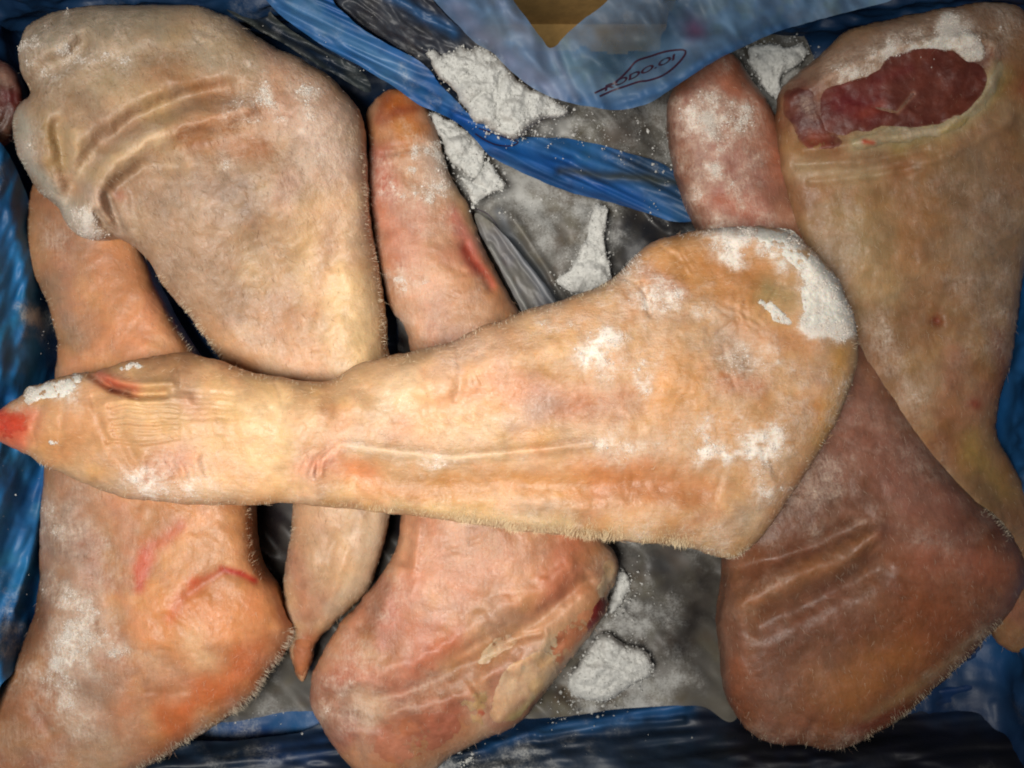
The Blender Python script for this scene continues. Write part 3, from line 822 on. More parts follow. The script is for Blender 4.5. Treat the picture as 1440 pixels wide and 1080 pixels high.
# ---- E : cut ham in the upper right corner
legE, gE, mE, fE = leg('pig_leg', 'pig leg with a dark red cut face in the upper right corner', 
    [(1094, 150), (1100, 124), (1132, 94), (1165, 67), (1194, 42), (1257, 25), (1340, 9), (1400, 2), (1440, 14), (1475, 60), (1485, 160), (1470, 270), (1442, 380), (1434, 433), (1423, 508), (1408, 555), (1402, 610), (1425, 655), (1447, 700), (1478, 790), (1472, 880), (1444, 916), (1404, 905),
     (1370, 840), (1320, 770), (1250, 650), (1180, 520), (1130, 380), (1100, 260), (1092, 200)],
    [(1270, 60), (1290, 400), (1350, 650), (1440, 900)], [(1280, 100, .088), (1290, 300, .066), (1300, 480, .056), (1400, 700, .045), (1440, 880, .04)],
    [(176, 134, 94), (158, 116, 80), (184, 146, 106)],  # base darkened to carry part of the light falloff on the right
    [((150, 124, 98), [(1380, 250), (1400, 400)], 50, .6), ((182, 126, 76), [(1290, 300), (1280, 360)], 34, .5), ((176, 150, 86), [(1260, 200), (1350, 170), (1420, 110)], 14, .8), ((196, 168, 130), [(1130, 240), (1230, 240)], 20, .6),
     ((150, 70, 48), [(1318, 452)], 8, .8), ((150, 66, 46), [(1372, 567)], 9, .8), ((140, 84, 58), [(1405, 470), (1410, 540)], 10, .6), ((172, 140, 80), [(1370, 620), (1400, 690)], 24, .7), ((120, 92, 70), [(1380, 680), (1420, 740)], 20, .6),
     ((186, 158, 110), [(1200, 300), (1240, 420)], 40, .5), ((176, 96, 70), [(1440, 120)], 20, .6), ((160, 132, 112), [(1120, 120), (1200, 70), (1300, 40), (1400, 20)], 26, .75), ((116, 64, 52), [(1125, 150), (1160, 160), (1190, 150), (1270, 120), (1350, 106), (1376, 90)], 36, .9), ((206, 182, 140), [(1200, 204), (1260, 188), (1330, 178), (1376, 150), (1404, 100)], 13, .85)],
    .20, [([(1390, 280), (1410, 420)], 34, .38), ([(1200, 110), (1280, 62), (1350, 40)], 14, .4), ([(1350, 62)], 26, .7), ([(1180, 108), (1240, 84), (1320, 56)], 12, .6), ([(1220, 420), (1290, 560)], 16, .35), ([(1400, 30)], 22, .4), ([(1280, 182), (1340, 165), (1380, 120)], 10, .3), ([(1230, 450), (1350, 690)], 7, .2)],
    strokes=[([(1105, 140), (1160, 110), (1250, 70), (1340, 50), (1400, 60), (1395, 120), (1330, 180), (1220, 200), (1130, 210)], 9, 2.5), ([(1240, 130), (1300, 120)], 60, -6), ([(1120, 232), (1220, 226), (1300, 210)], 6, -1.6), ([(1140, 256), (1230, 246), (1320, 232)], 6, -1.4), ([(1318, 452)], 8, -3), ([(1290, 240), (1420, 170)], 10, 2)],
    seed=5, cap=80, k=.5, n_hair=5000, fringes=[([(1150, 420), (1330, 720)], 900, 6, .2)], n_frost=2600)
M_MEAT = skin_material('pork_meat', .3, -.04, .0)
meat, g_meat, _ = patch('cut_meat', gE, [(1232, 96), (1252, 78), (1290, 66), (1312, 64), (1338, 70), (1360, 84), (1384, 90), (1393, 107), (1382, 136), (1346, 166), (1302, 178), (1265, 179), (1242, 178), (1222, 187), (1200, 186), (1178, 192), (1158, 180), (1150, 152), (1158, 126), (1192, 112), (1222, 102)],
    1.6, M_MEAT, legE, [(112, 54, 42), (98, 46, 38), (116, 60, 46)], [((108, 34, 36), [(1180, 140), (1220, 150)], 24, .8), ((176, 120, 96), [(1262, 158), (1284, 132)], 3, .7), ((150, 66, 50), [(1215, 158), (1240, 148)], 8, .6), ((110, 38, 38), [(1230, 118), (1280, 95)], 10, .5)], -.35, [([(1270, 90), (1292, 84)], 6, .4)],
    seed=6, blend=.8, jit=2.5, lumps=(0, .25, .15), hstrokes=[([(1225, 150), (1262, 158), (1284, 132)], 4, -.8)])
patch('cut_meat', gE, [(1104, 126), (1142, 124), (1150, 148), (1162, 178), (1188, 191), (1184, 206), (1155, 217), (1130, 209), (1112, 180), (1101, 150)],
    1.4, M_MEAT, legE, [(112, 52, 44), (94, 42, 38), (124, 68, 56)], [((150, 70, 46), [(1150, 200)], 16, .6)], .12, [([(1138, 140), (1146, 160)], 6, .5)], seed=7, blend=1.1, jit=3)
patch('fat_rim', gE, [(1190, 196), (1225, 184), (1262, 176), (1300, 174), (1345, 164), (1378, 134), (1392, 106), (1402, 84), (1414, 92), (1404, 124), (1384, 154), (1350, 182), (1300, 196), (1250, 204), (1210, 210)],
    1.8, mE, legE, [(206, 186, 148), (196, 174, 132), (212, 196, 164)], [((200, 90, 60), [(1216, 199), (1228, 201)], 4, .8), ((186, 158, 84), [(1330, 186), (1360, 170)], 7, .7)], .22, [([(1280, 184), (1320, 176)], 10, .3)], seed=8, blend=1.0, jit=3)
cr, gcr, fcr = patch('frost_crust', gE, [(1188, 104), (1215, 96), (1250, 76), (1290, 62), (1330, 46), (1366, 40), (1386, 58), (1380, 86), (1356, 90), (1338, 76), (1312, 68), (1290, 70), (1254, 82), (1238, 98), (1214, 100), (1196, 108)],
    2.0, mE, legE, [(225, 218, 206), (215, 206, 194)], (), 1.9, jit=4, blend=1.2, seed=9, lumps=(0, .8, 1.0))
frost_grains(gcr, legE, fcr, 1500, .7)

# ---- D : leg under the right half
legD, gD, mD, fD = leg('pig_leg', 'reddish brown pig leg with a big skin fold, under the top leg\'s right end',
    [(1023, 74), (1040, 83), (1057, 112), (1082, 146), (1102, 187), (1123, 233), (1144, 300), (1169, 337), (1186, 372), (1202, 429), (1227, 479), (1261, 542), (1290, 596), (1332, 658), (1369, 698), (1408, 730), (1436, 770), (1444, 815), (1420, 862), (1394, 892), (1348, 938), (1307, 976), (1257, 1017), (1215, 1042), (1169, 1055), (1132, 1049), (1090, 1046), (1061, 1034), (1036, 1009), (1019, 972),
     (1016, 922), (1010, 880), (1016, 830), (1020, 785), (1030, 700), (1046, 600), (1034, 500), (1006, 420), (984, 330), (961, 279), (944, 217), (938, 154), (950, 119), (977, 98), (1004, 82)],
    [(1010, 90), (1060, 300), (1120, 520), (1200, 1000)], [(1000, 120, .062), (1060, 300, .052), (1140, 520, .055), (1220, 820, .060), (1200, 1000, .056)],
    [(140, 94, 70), (120, 78, 56), (150, 106, 82)],  # own brown, darkened further with painted-in light falloff to the right
    [((214, 134, 104), [(1010, 100), (1060, 150), (1100, 240)], 24, .6), ((196, 132, 118), [(980, 160), (1020, 240), (1060, 300)], 44, .6), ((198, 116, 86), [(1000, 280), (1060, 300)], 22, .5), ((150, 104, 92), [(1010, 170), (1000, 150)], 18, .6), ((210, 150, 118), [(1100, 300), (1170, 380)], 20, .6),
     ((160, 108, 90), [(1200, 600), (1270, 680), (1320, 740)], 60, .6), ((112, 70, 50), [(1150, 720), (1100, 740)], 50, .7), ((156, 90, 56), [(1300, 850), (1360, 840), (1280, 900)], 50, .6), ((112, 72, 52), [(1150, 880), (1120, 920)], 60, .65), ((164, 112, 72), [(1050, 850), (1120, 815), (1220, 760)], 16, .55),
     ((168, 108, 60), [(1180, 970), (1260, 930)], 44, .6), ((144, 84, 54), [(1040, 940), (1050, 1000)], 26, .5), ((164, 128, 90), [(1385, 885), (1300, 960), (1220, 1010)], 8, .6), ((140, 74, 56), [(1200, 1030), (1270, 1000)], 9, .7), ((180, 110, 84), [(1300, 780), (1400, 800)], 26, .5)],
    .17, [([(985, 150), (1000, 230), (1030, 300)], 34, .45), ([(970, 170), (990, 230), (1020, 290)], 22, .40), ([(1010, 180), (1050, 240)], 18, .3), ([(1030, 120), (1060, 190)], 12, .2), ([(1280, 600), (1380, 720)], 18, .35), ([(1130, 700), (1180, 660)], 22, .38), ([(1330, 760), (1280, 745)], 10, .35), ([(1060, 1025), (1130, 1045), (1200, 1045)], 8, .5), ([(1080, 760), (1040, 760)], 10, .3), ([(1380, 890), (1310, 955)], 6, .4), ([(1040, 860), (1080, 840)], 16, .35), ([(1200, 640)], 40, .25), ([(1150, 750), (1230, 735)], 6, .3)],
    strokes=[([(1040, 850), (1110, 818), (1180, 788), (1232, 752)], 17, 5.4, .35), ([(1020, 800), (1090, 785), (1160, 762), (1215, 738)], 14, -5.8, .35), ([(1070, 880), (1130, 850), (1190, 822), (1230, 800)], 17, -5.5, .12), ([(1230, 752), (1330, 745), (1400, 760)], 30, 2),
             ([(1300, 760), (1360, 764), (1420, 770)], 5, -1.2), ([(1260, 790), (1340, 792), (1420, 800)], 5, -1.0), ([(1270, 815), (1400, 826)], 5, -.9), ([(1270, 840), (1390, 852)], 4, -.8), ([(1000, 160), (1015, 185)], 10, -2.5), ([(1130, 1045), (1145, 1020)], 6, -2)],
    seed=17, cap=105, k=.68, n_hair=7000, fringes=[([(1400, 885), (1300, 980), (1230, 1035)], 900, 6, .2, (206, 190, 164)), ([(1190, 380), (1420, 740)], 900, 4.5, .1), ([(1080, 1046), (1200, 1052)], 120, 8, 0)], n_frost=4200, jit=1.2)

# ---- C : leg whose foot points up beside the big ham
legC, gC, mC, fC = leg('pig_leg', 'pinkish pig leg with orange toe tip and a cut ham showing fat',
    [(556, 124), (579, 132), (600, 154), (617, 196), (633, 246), (658, 287), (679, 346), (700, 387), (725, 429), (740, 470), (745, 540), (760, 620), (810, 700), (849, 755), (864, 776), (870, 800), (856, 832), (849, 863), (820, 905), (782, 951), (753, 992), (724, 1020), (687, 1038), (637, 1063), (600, 1088), (540, 1104), (500, 1086), (466, 1044), (440, 1000), (436, 962),
     (457, 909), (491, 863), (532, 817), (557, 772), (564, 730), (572, 640), (576, 540), (578, 488), (566, 455), (552, 440), (541, 408), (529, 367), (523, 317), (514, 267), (518, 208), (515, 160), (536, 132)],
    [(560, 130), (620, 350), (660, 600), (650, 1050)], [(560, 150, .058), (620, 330, .05), (660, 560, .045), (650, 850, .060), (600, 1040, .058)],
    [(200, 152, 116), (184, 134, 100), (212, 164, 128)],
    [((206, 116, 50), [(560, 150), (580, 190)], 26, .9), ((214, 140, 64), [(565, 180), (590, 205)], 15, .7), ((150, 66, 40), [(545, 140), (530, 170), (585, 150)], 10, .6), ((196, 104, 84), [(530, 220), (545, 270)], 20, .7), ((230, 200, 180), [(600, 210), (620, 260)], 14, .7), ((204, 116, 100), [(640, 300), (670, 370)], 14, .7), ((180, 76, 56), [(655, 350), (690, 400)], 9, .75), ((226, 176, 120), [(640, 270), (670, 320)], 10, .6),
     ((214, 156, 128), [(560, 330), (600, 420)], 40, .5), ((200, 120, 96), [(530, 290), (560, 360)], 18, .4), ((214, 150, 116), [(600, 790), (680, 800)], 50, .6), ((200, 116, 84), [(800, 770), (780, 830)], 28, .5), ((196, 112, 84), [(560, 870), (600, 900)], 40, .4), ((140, 88, 66), [(530, 830), (520, 880)], 20, .55),
     ((188, 104, 76), [(480, 950), (560, 960), (640, 900)], 18, .6), ((176, 98, 76), [(540, 1040), (640, 1000)], 26, .6), ((170, 90, 72), [(480, 1040)], 26, .5), ((222, 170, 130), [(720, 900), (770, 870), (810, 850)], 12, .7), ((236, 206, 168), [(730, 950), (780, 910)], 16, .7)],
    .16, [([(560, 260), (600, 350), (640, 430)], 36, .22), ([(540, 300), (560, 380), (590, 450)], 28, .35), ([(605, 215), (615, 260)], 15, .6), ([(540, 270), (530, 240)], 10, .3), ([(470, 970), (500, 920)], 20, .4), ([(480, 1020), (470, 990)], 16, .45), ([(550, 830), (530, 850)], 22, .35), ([(600, 760), (640, 780)], 12, .3), ([(690, 755), (700, 775)], 8, .55), ([(850, 780), (862, 810)], 10, .4), ([(560, 1000), (620, 950)], 18, .3), ([(600, 1085), (660, 1050)], 8, .7)],
    strokes=[([(460, 975), (520, 985), (600, 962), (680, 925), (760, 868), (830, 815)], 10, -4, .9), ([(500, 960), (580, 935), (660, 890), (730, 848), (800, 800)], 15, 3, .9), ([(545, 1010), (640, 985), (700, 950), (770, 905)], 15, 3.4, .9), ([(700, 905), (760, 890)], 5, -2.5), ([(545, 820), (520, 860), (510, 880)], 12, -4), ([(560, 800), (540, 850)], 10, 3),
             ([(540, 215), (600, 205)], 6, -2.5), ([(655, 345), (690, 405)], 8, -3), ([(530, 330), (560, 320)], 8, -1.5), ([(575, 740), (570, 790)], 8, -2), ([(590, 735), (582, 800)], 6, 1.6), ([(850, 850), (858, 800)], 8, -3), ([(500, 1040), (510, 1080)], 6, -3), ([(640, 925), (700, 885)], 6, -1.4, .9), ([(760, 930), (790, 905)], 8, -2.5), ([(480, 1000), (540, 1020)], 12, -3, .8), ([(700, 1000), (660, 960)], 8, -2.4, .8), ([(560, 260), (600, 280)], 16, 2)],
    seed=29, cap=105, k=.72, n_hair=5500, fringes=[([(515, 200), (530, 380)], 260, 4.5, .2)], n_frost=3800, jit=1.6)
patch('fat_layer', gC, [(700, 962), (712, 938), (735, 922), (768, 912), (778, 920), (786, 944), (776, 962), (752, 990), (728, 1012), (700, 1022), (684, 1000)], 1.3, mC, legC, [(236, 192, 152), (226, 178, 138), (238, 202, 166)], [((178, 130, 104), [(735, 985), (715, 1010)], 9, .6), ((210, 190, 130), [(720, 1012), (750, 990)], 8, .7)], .15, seed=31, blend=.95)
patch('fat_layer', gC, [(668, 940), (676, 916), (692, 898), (712, 888), (732, 900), (722, 914), (700, 926), (684, 938)], 1.1, mC, legC, [(226, 190, 158), (216, 174, 140), (230, 200, 170)], (), .2, [([(700, 905)], 16, .5)], seed=32, blend=.95, lumps=(0, .6, .8))
patch('fat_layer', gC, [(846, 792), (858, 784), (868, 796), (864, 818), (852, 846), (842, 858), (834, 838), (842, 812)], 1.0, mC, legC, [(226, 196, 164), (214, 176, 142)], (), .4, seed=33, blend=.95)
patch('fat_layer', gC, [(634, 1000), (652, 980), (672, 966), (690, 970), (684, 990), (690, 1012), (672, 1026), (652, 1030), (660, 1006)], 1.0, mC, legC, [(220, 182, 134), (206, 162, 118)], [((190, 84, 66), [(676, 1002), (688, 1006)], 5, .8)], .15, seed=34, blend=.95)
patch('cut_meat', gC, [(768, 906), (790, 880), (812, 862), (834, 850), (844, 862), (826, 892), (806, 918), (790, 944), (780, 948), (776, 926)], 1.0, mC, legC, [(208, 140, 102), (194, 124, 90), (212, 148, 108)], (), .1, seed=35, blend=.95)
patch('cut_meat', gC, [(836, 850), (850, 836), (856, 846), (850, 866), (834, 886), (818, 904), (808, 912), (820, 890)], 1.6, M_MEAT, legC, [(126, 40, 38), (104, 30, 32)], (), .05, seed=36, blend=.95, step=1.6)
patch('cut_meat', gC, [(530, 1030), (560, 1010), (600, 1000), (636, 1000), (650, 1016), (640, 1040), (600, 1062), (556, 1080), (524, 1070)], 1.2, M_MEAT, legC, [(182, 116, 88), (172, 102, 78), (190, 124, 96)], (), .15, seed=37, blend=.95)

# ---- B : leg along the left side
legB, gB, mB, fB = leg('pig_leg', 'pig leg with bright orange ham and thin red marks, along the left wall',
    [(44, 262), (37, 320), (38, 367), (54, 400), (71, 442), (80, 480), (79, 517), (70, 600), (60, 680), (56, 740), (56, 776), (54, 830), (42, 880), (17, 938), (-6, 970), (-24, 1020), (-24, 1080), (20, 1112), (100, 1116), (165, 1098), (212, 1076), (258, 1047), (292, 1028), (350, 988), (377, 947), (414, 894), (402, 862), (388, 826), (367, 801), (357, 772), (354, 713), (344, 640), (312, 560), (280, 505),
     (263, 480), (246, 450), (225, 410), (200, 350), (170, 290), (130, 235), (90, 215), (60, 232)],
    [(90, 230), (150, 480), (200, 720), (160, 1100)], [(100, 260, .05), (150, 480, .046), (200, 700, .050), (200, 900, .062), (120, 1080, .058)],
    [(212, 156, 114), (196, 136, 98), (220, 168, 122)],
    [((214, 146, 100), [(160, 380), (190, 480)], 46, .7), ((160, 116, 88), [(70, 290), (90, 330)], 30, .7), ((150, 128, 106), [(75, 400), (110, 470)], 26, .5), ((168, 138, 118), [(90, 730), (110, 860), (120, 960)], 46, .8), ((140, 98, 70), [(60, 820), (40, 900)], 22, .7), ((222, 158, 104), [(250, 740), (300, 760)], 50, .6), ((226, 146, 86), [(320, 860), (260, 880)], 60, .7), ((216, 116, 64), [(350, 930), (300, 970), (240, 1010)], 26, .75),
     ((238, 196, 150), [(270, 900), (290, 930)], 22, .5), ((205, 88, 62), [(196, 800), (196, 826), (206, 780)], 9, .75), ((214, 106, 76), [(200, 800), (215, 770), (250, 740)], 11, .55), ((196, 66, 46), [(312, 800), (335, 806), (358, 816)], 5, .9), ((206, 96, 66), [(270, 822), (295, 812), (312, 804)], 7, .6), ((206, 100, 70), [(240, 870), (255, 840), (275, 826)], 9, .4),
     ((170, 90, 66), [(55, 1010)], 11, .75), ((176, 120, 92), [(40, 1000), (100, 1040)], 50, .4), ((206, 178, 150), [(120, 1030), (160, 1060)], 40, .5), ((232, 150, 70), [(18, 950)], 14, .6)],
    .17, [([(80, 330), (90, 350)], 16, .42), ([(90, 470), (110, 500)], 22, .25), ([(75, 720), (110, 790), (120, 900)], 30, .48), ([(95, 880), (100, 940)], 24, .40), ([(100, 1040), (150, 1060)], 28, .38), ([(290, 1035), (350, 985), (400, 910)], 8, .6), ([(120, 830), (150, 900)], 20, .2), ([(40, 720), (65, 740)], 16, .4), ([(250, 760)], 20, .15), ([(210, 330)], 8, .3), ([(10, 1040), (60, 970)], 30, .3)],
    strokes=[([(130, 740), (150, 830), (165, 900)], 26, -5, .3), ([(80, 860), (100, 960)], 26, 3.5), ([(250, 850), (310, 900)], 40, 3), ([(265, 836), (315, 803), (360, 818)], 8, -1.2), ([(50, 1000), (70, 1030)], 8, -2), ([(230, 880), (250, 850), (280, 828)], 14, -1.6), ([(60, 960), (140, 990)], 14, -2)],
    seed=41, cap=105, k=.72, n_hair=6000, fringes=[([(352, 690), (358, 775), (368, 802)], 300, 15, .45, (222, 200, 168)), ([(414, 896), (350, 988), (212, 1076), (170, 1105)], 2400, 7.5, .1, (214, 200, 176)), ([(246, 450), (280, 505)], 160, 6, .2), ([(38, 300), (80, 480)], 200, 4, 0)], n_frost=4200)

# ---- A : the big ham in the upper left, foot pointing down between B and C
legA, gA, mA, fA = leg('pig_leg', 'biggest pig leg, broad folded tan ham in the upper left, foot down',
    [(26, 77), (33, 46), (50, 28), (75, 16), (125, 8), (180, 7), (250, 6), (292, 12), (333, 30), (375, 60), (417, 79), (458, 104), (488, 132), (508, 165), (514, 208), (516, 260), (519, 300), (528, 354), (537, 400), (542, 450), (547, 505), (553, 580), (556, 660), (547, 726), (537, 775), (520, 826), (494, 855), (467, 880), (444, 905), (434, 945), (424, 959), (412, 935), (405, 905), (400, 860),
     (399, 820), (406, 767), (411, 713), (404, 640), (376, 590), (336, 540), (302, 495), (272, 452), (246, 422), (227, 397), (208, 366), (183, 343), (160, 334), (137, 337), (112, 331), (98, 320), (83, 294), (54, 268), (35, 238), (21, 204), (17, 167), (25, 148), (42, 130), (30, 104)],
    [(150, 60), (330, 300), (450, 600), (425, 950)], [(150, 150, .104), (300, 250, .095), (420, 450, .062), (470, 650, .048), (430, 900, .045)],
    [(206, 172, 136), (188, 152, 116), (216, 184, 150)],
    [((176, 164, 142), [(60, 60), (120, 40), (200, 30)], 40, .8), ((172, 152, 122), [(120, 110), (250, 60), (320, 70)], 60, .6), ((182, 128, 84), [(230, 105), (300, 130), (380, 150)], 30, .65), ((178, 114, 66), [(260, 185), (330, 160), (390, 155)], 20, .7), ((176, 112, 66), [(280, 205), (370, 210)], 20, .75), ((222, 190, 172), [(440, 180), (480, 230)], 50, .6), ((208, 160, 130), [(400, 100), (460, 130)], 26, .6),
     ((170, 136, 106), [(180, 250), (250, 330), (300, 420)], 60, .95), ((146, 116, 92), [(320, 260), (360, 320)], 50, .75), ((232, 196, 146), [(470, 400), (500, 480)], 60, .75), ((228, 184, 136), [(420, 330), (470, 300)], 40, .5), ((204, 148, 110), [(380, 440), (420, 500)], 40, .5), ((230, 196, 152), [(130, 250), (170, 215), (220, 195)], 15, .7), ((220, 188, 144), [(105, 190), (115, 240)], 18, .6), ((164, 134, 84), [(70, 180), (80, 230)], 16, .7), ((196, 190, 172), [(30, 170), (40, 230), (80, 280), (120, 325)], 14, .75),
     ((176, 108, 82), [(168, 276)], 9, .6), ((190, 134, 100), [(440, 440), (470, 300)], 14, .35), ((212, 172, 128), [(480, 700), (470, 800)], 46, .6), ((178, 118, 92), [(412, 780), (430, 860)], 20, .6), ((200, 118, 78), [(425, 940), (430, 900)], 18, .8), ((190, 136, 104), [(410, 720), (420, 760)], 20, .4), ((206, 150, 104), [(290, 470), (350, 510)], 24, .5)],
    .24, [([(80, 60), (60, 220), (120, 200)], 50, .2), ([(440, 140), (490, 230)], 34, .25), ([(310, 60), (340, 100), (390, 130)], 30, .42), ([(330, 180), (320, 220)], 12, .38), ([(40, 200), (80, 280), (115, 320)], 13, .55), ([(430, 160), (470, 210), (480, 250)], 40, .26), ([(60, 40), (45, 90)], 22, .35), ([(150, 70), (200, 60), (140, 40)], 40, .22), ([(200, 240), (160, 300)], 30, .22), ([(150, 82), (180, 85)], 8, .3), ([(240, 400), (300, 480)], 20, .3), ([(405, 740), (402, 840), (420, 900)], 7, .4), ([(250, 330)], 60, .12), ([(140, 230), (125, 300)], 10, .3), ([(410, 180), (395, 170)], 6, .4), ([(120, 325), (160, 330)], 8, .4)],
    strokes=[([(340, 152), (265, 170), (205, 200), (160, 230), (134, 268), (122, 310)], 19, 7.5, .3), ([(318, 128), (250, 142), (190, 166), (146, 200), (114, 240), (100, 280)], 15, -8.5, .25), ([(230, 120), (170, 150), (120, 190)], 36, 2.5), ([(250, 235), (200, 232), (165, 262)], 12, -3.5, .2), ([(84, 176), (88, 220), (97, 262)], 11, -5, .4), ([(104, 185), (108, 240)], 12, 3), ([(66, 160), (64, 220)], 14, 3.5), ([(40, 128), (62, 104), (92, 82), (118, 64)], 13, -8, .4), ([(60, 66), (95, 50)], 26, 4.5),
             ([(150, 275), (160, 300), (172, 325)], 6, -4.5, .2), ([(186, 270), (192, 320)], 8, -2.2), ([(134, 300), (146, 316), (162, 328)], 5, -4), ([(140, 290), (152, 312)], 7, 2.5), ([(300, 205), (390, 200)], 24, -2.5), ([(320, 240), (350, 330)], 50, -3), ([(380, 100), (460, 170)], 40, 3), ([(470, 420), (500, 520)], 50, 3), ([(452, 300), (440, 400)], 40, -2), ([(440, 870), (470, 760)], 8, -1.5), ([(455, 880), (490, 770)], 6, 1.0), ([(150, 82), (230, 70)], 14, -2), ([(230, 380), (262, 440)], 5, -1)],
    seed=53, cap=92, k=.70, n_hair=9000, fringes=[([(516, 230), (530, 370), (547, 500)], 1000, 4.5, .25), ([(227, 397), (302, 495)], 520, 5, .2), ([(411, 713), (399, 830)], 160, 5, -.3), ([(20, 180), (60, 275), (112, 331)], 400, 4, 0, (220, 220, 206))], n_frost=5200, hair_dark=.35, lumps=(2.6, 1.2, .35))
patch('toe', gA, [(410, 905), (424, 896), (440, 902), (440, 925), (434, 945), (424, 957), (414, 938)], 1.6, mA, legA, [(184, 120, 86), (166, 98, 68)], [((150, 90, 64), [(424, 954)], 10, .6)], .15, seed=55)

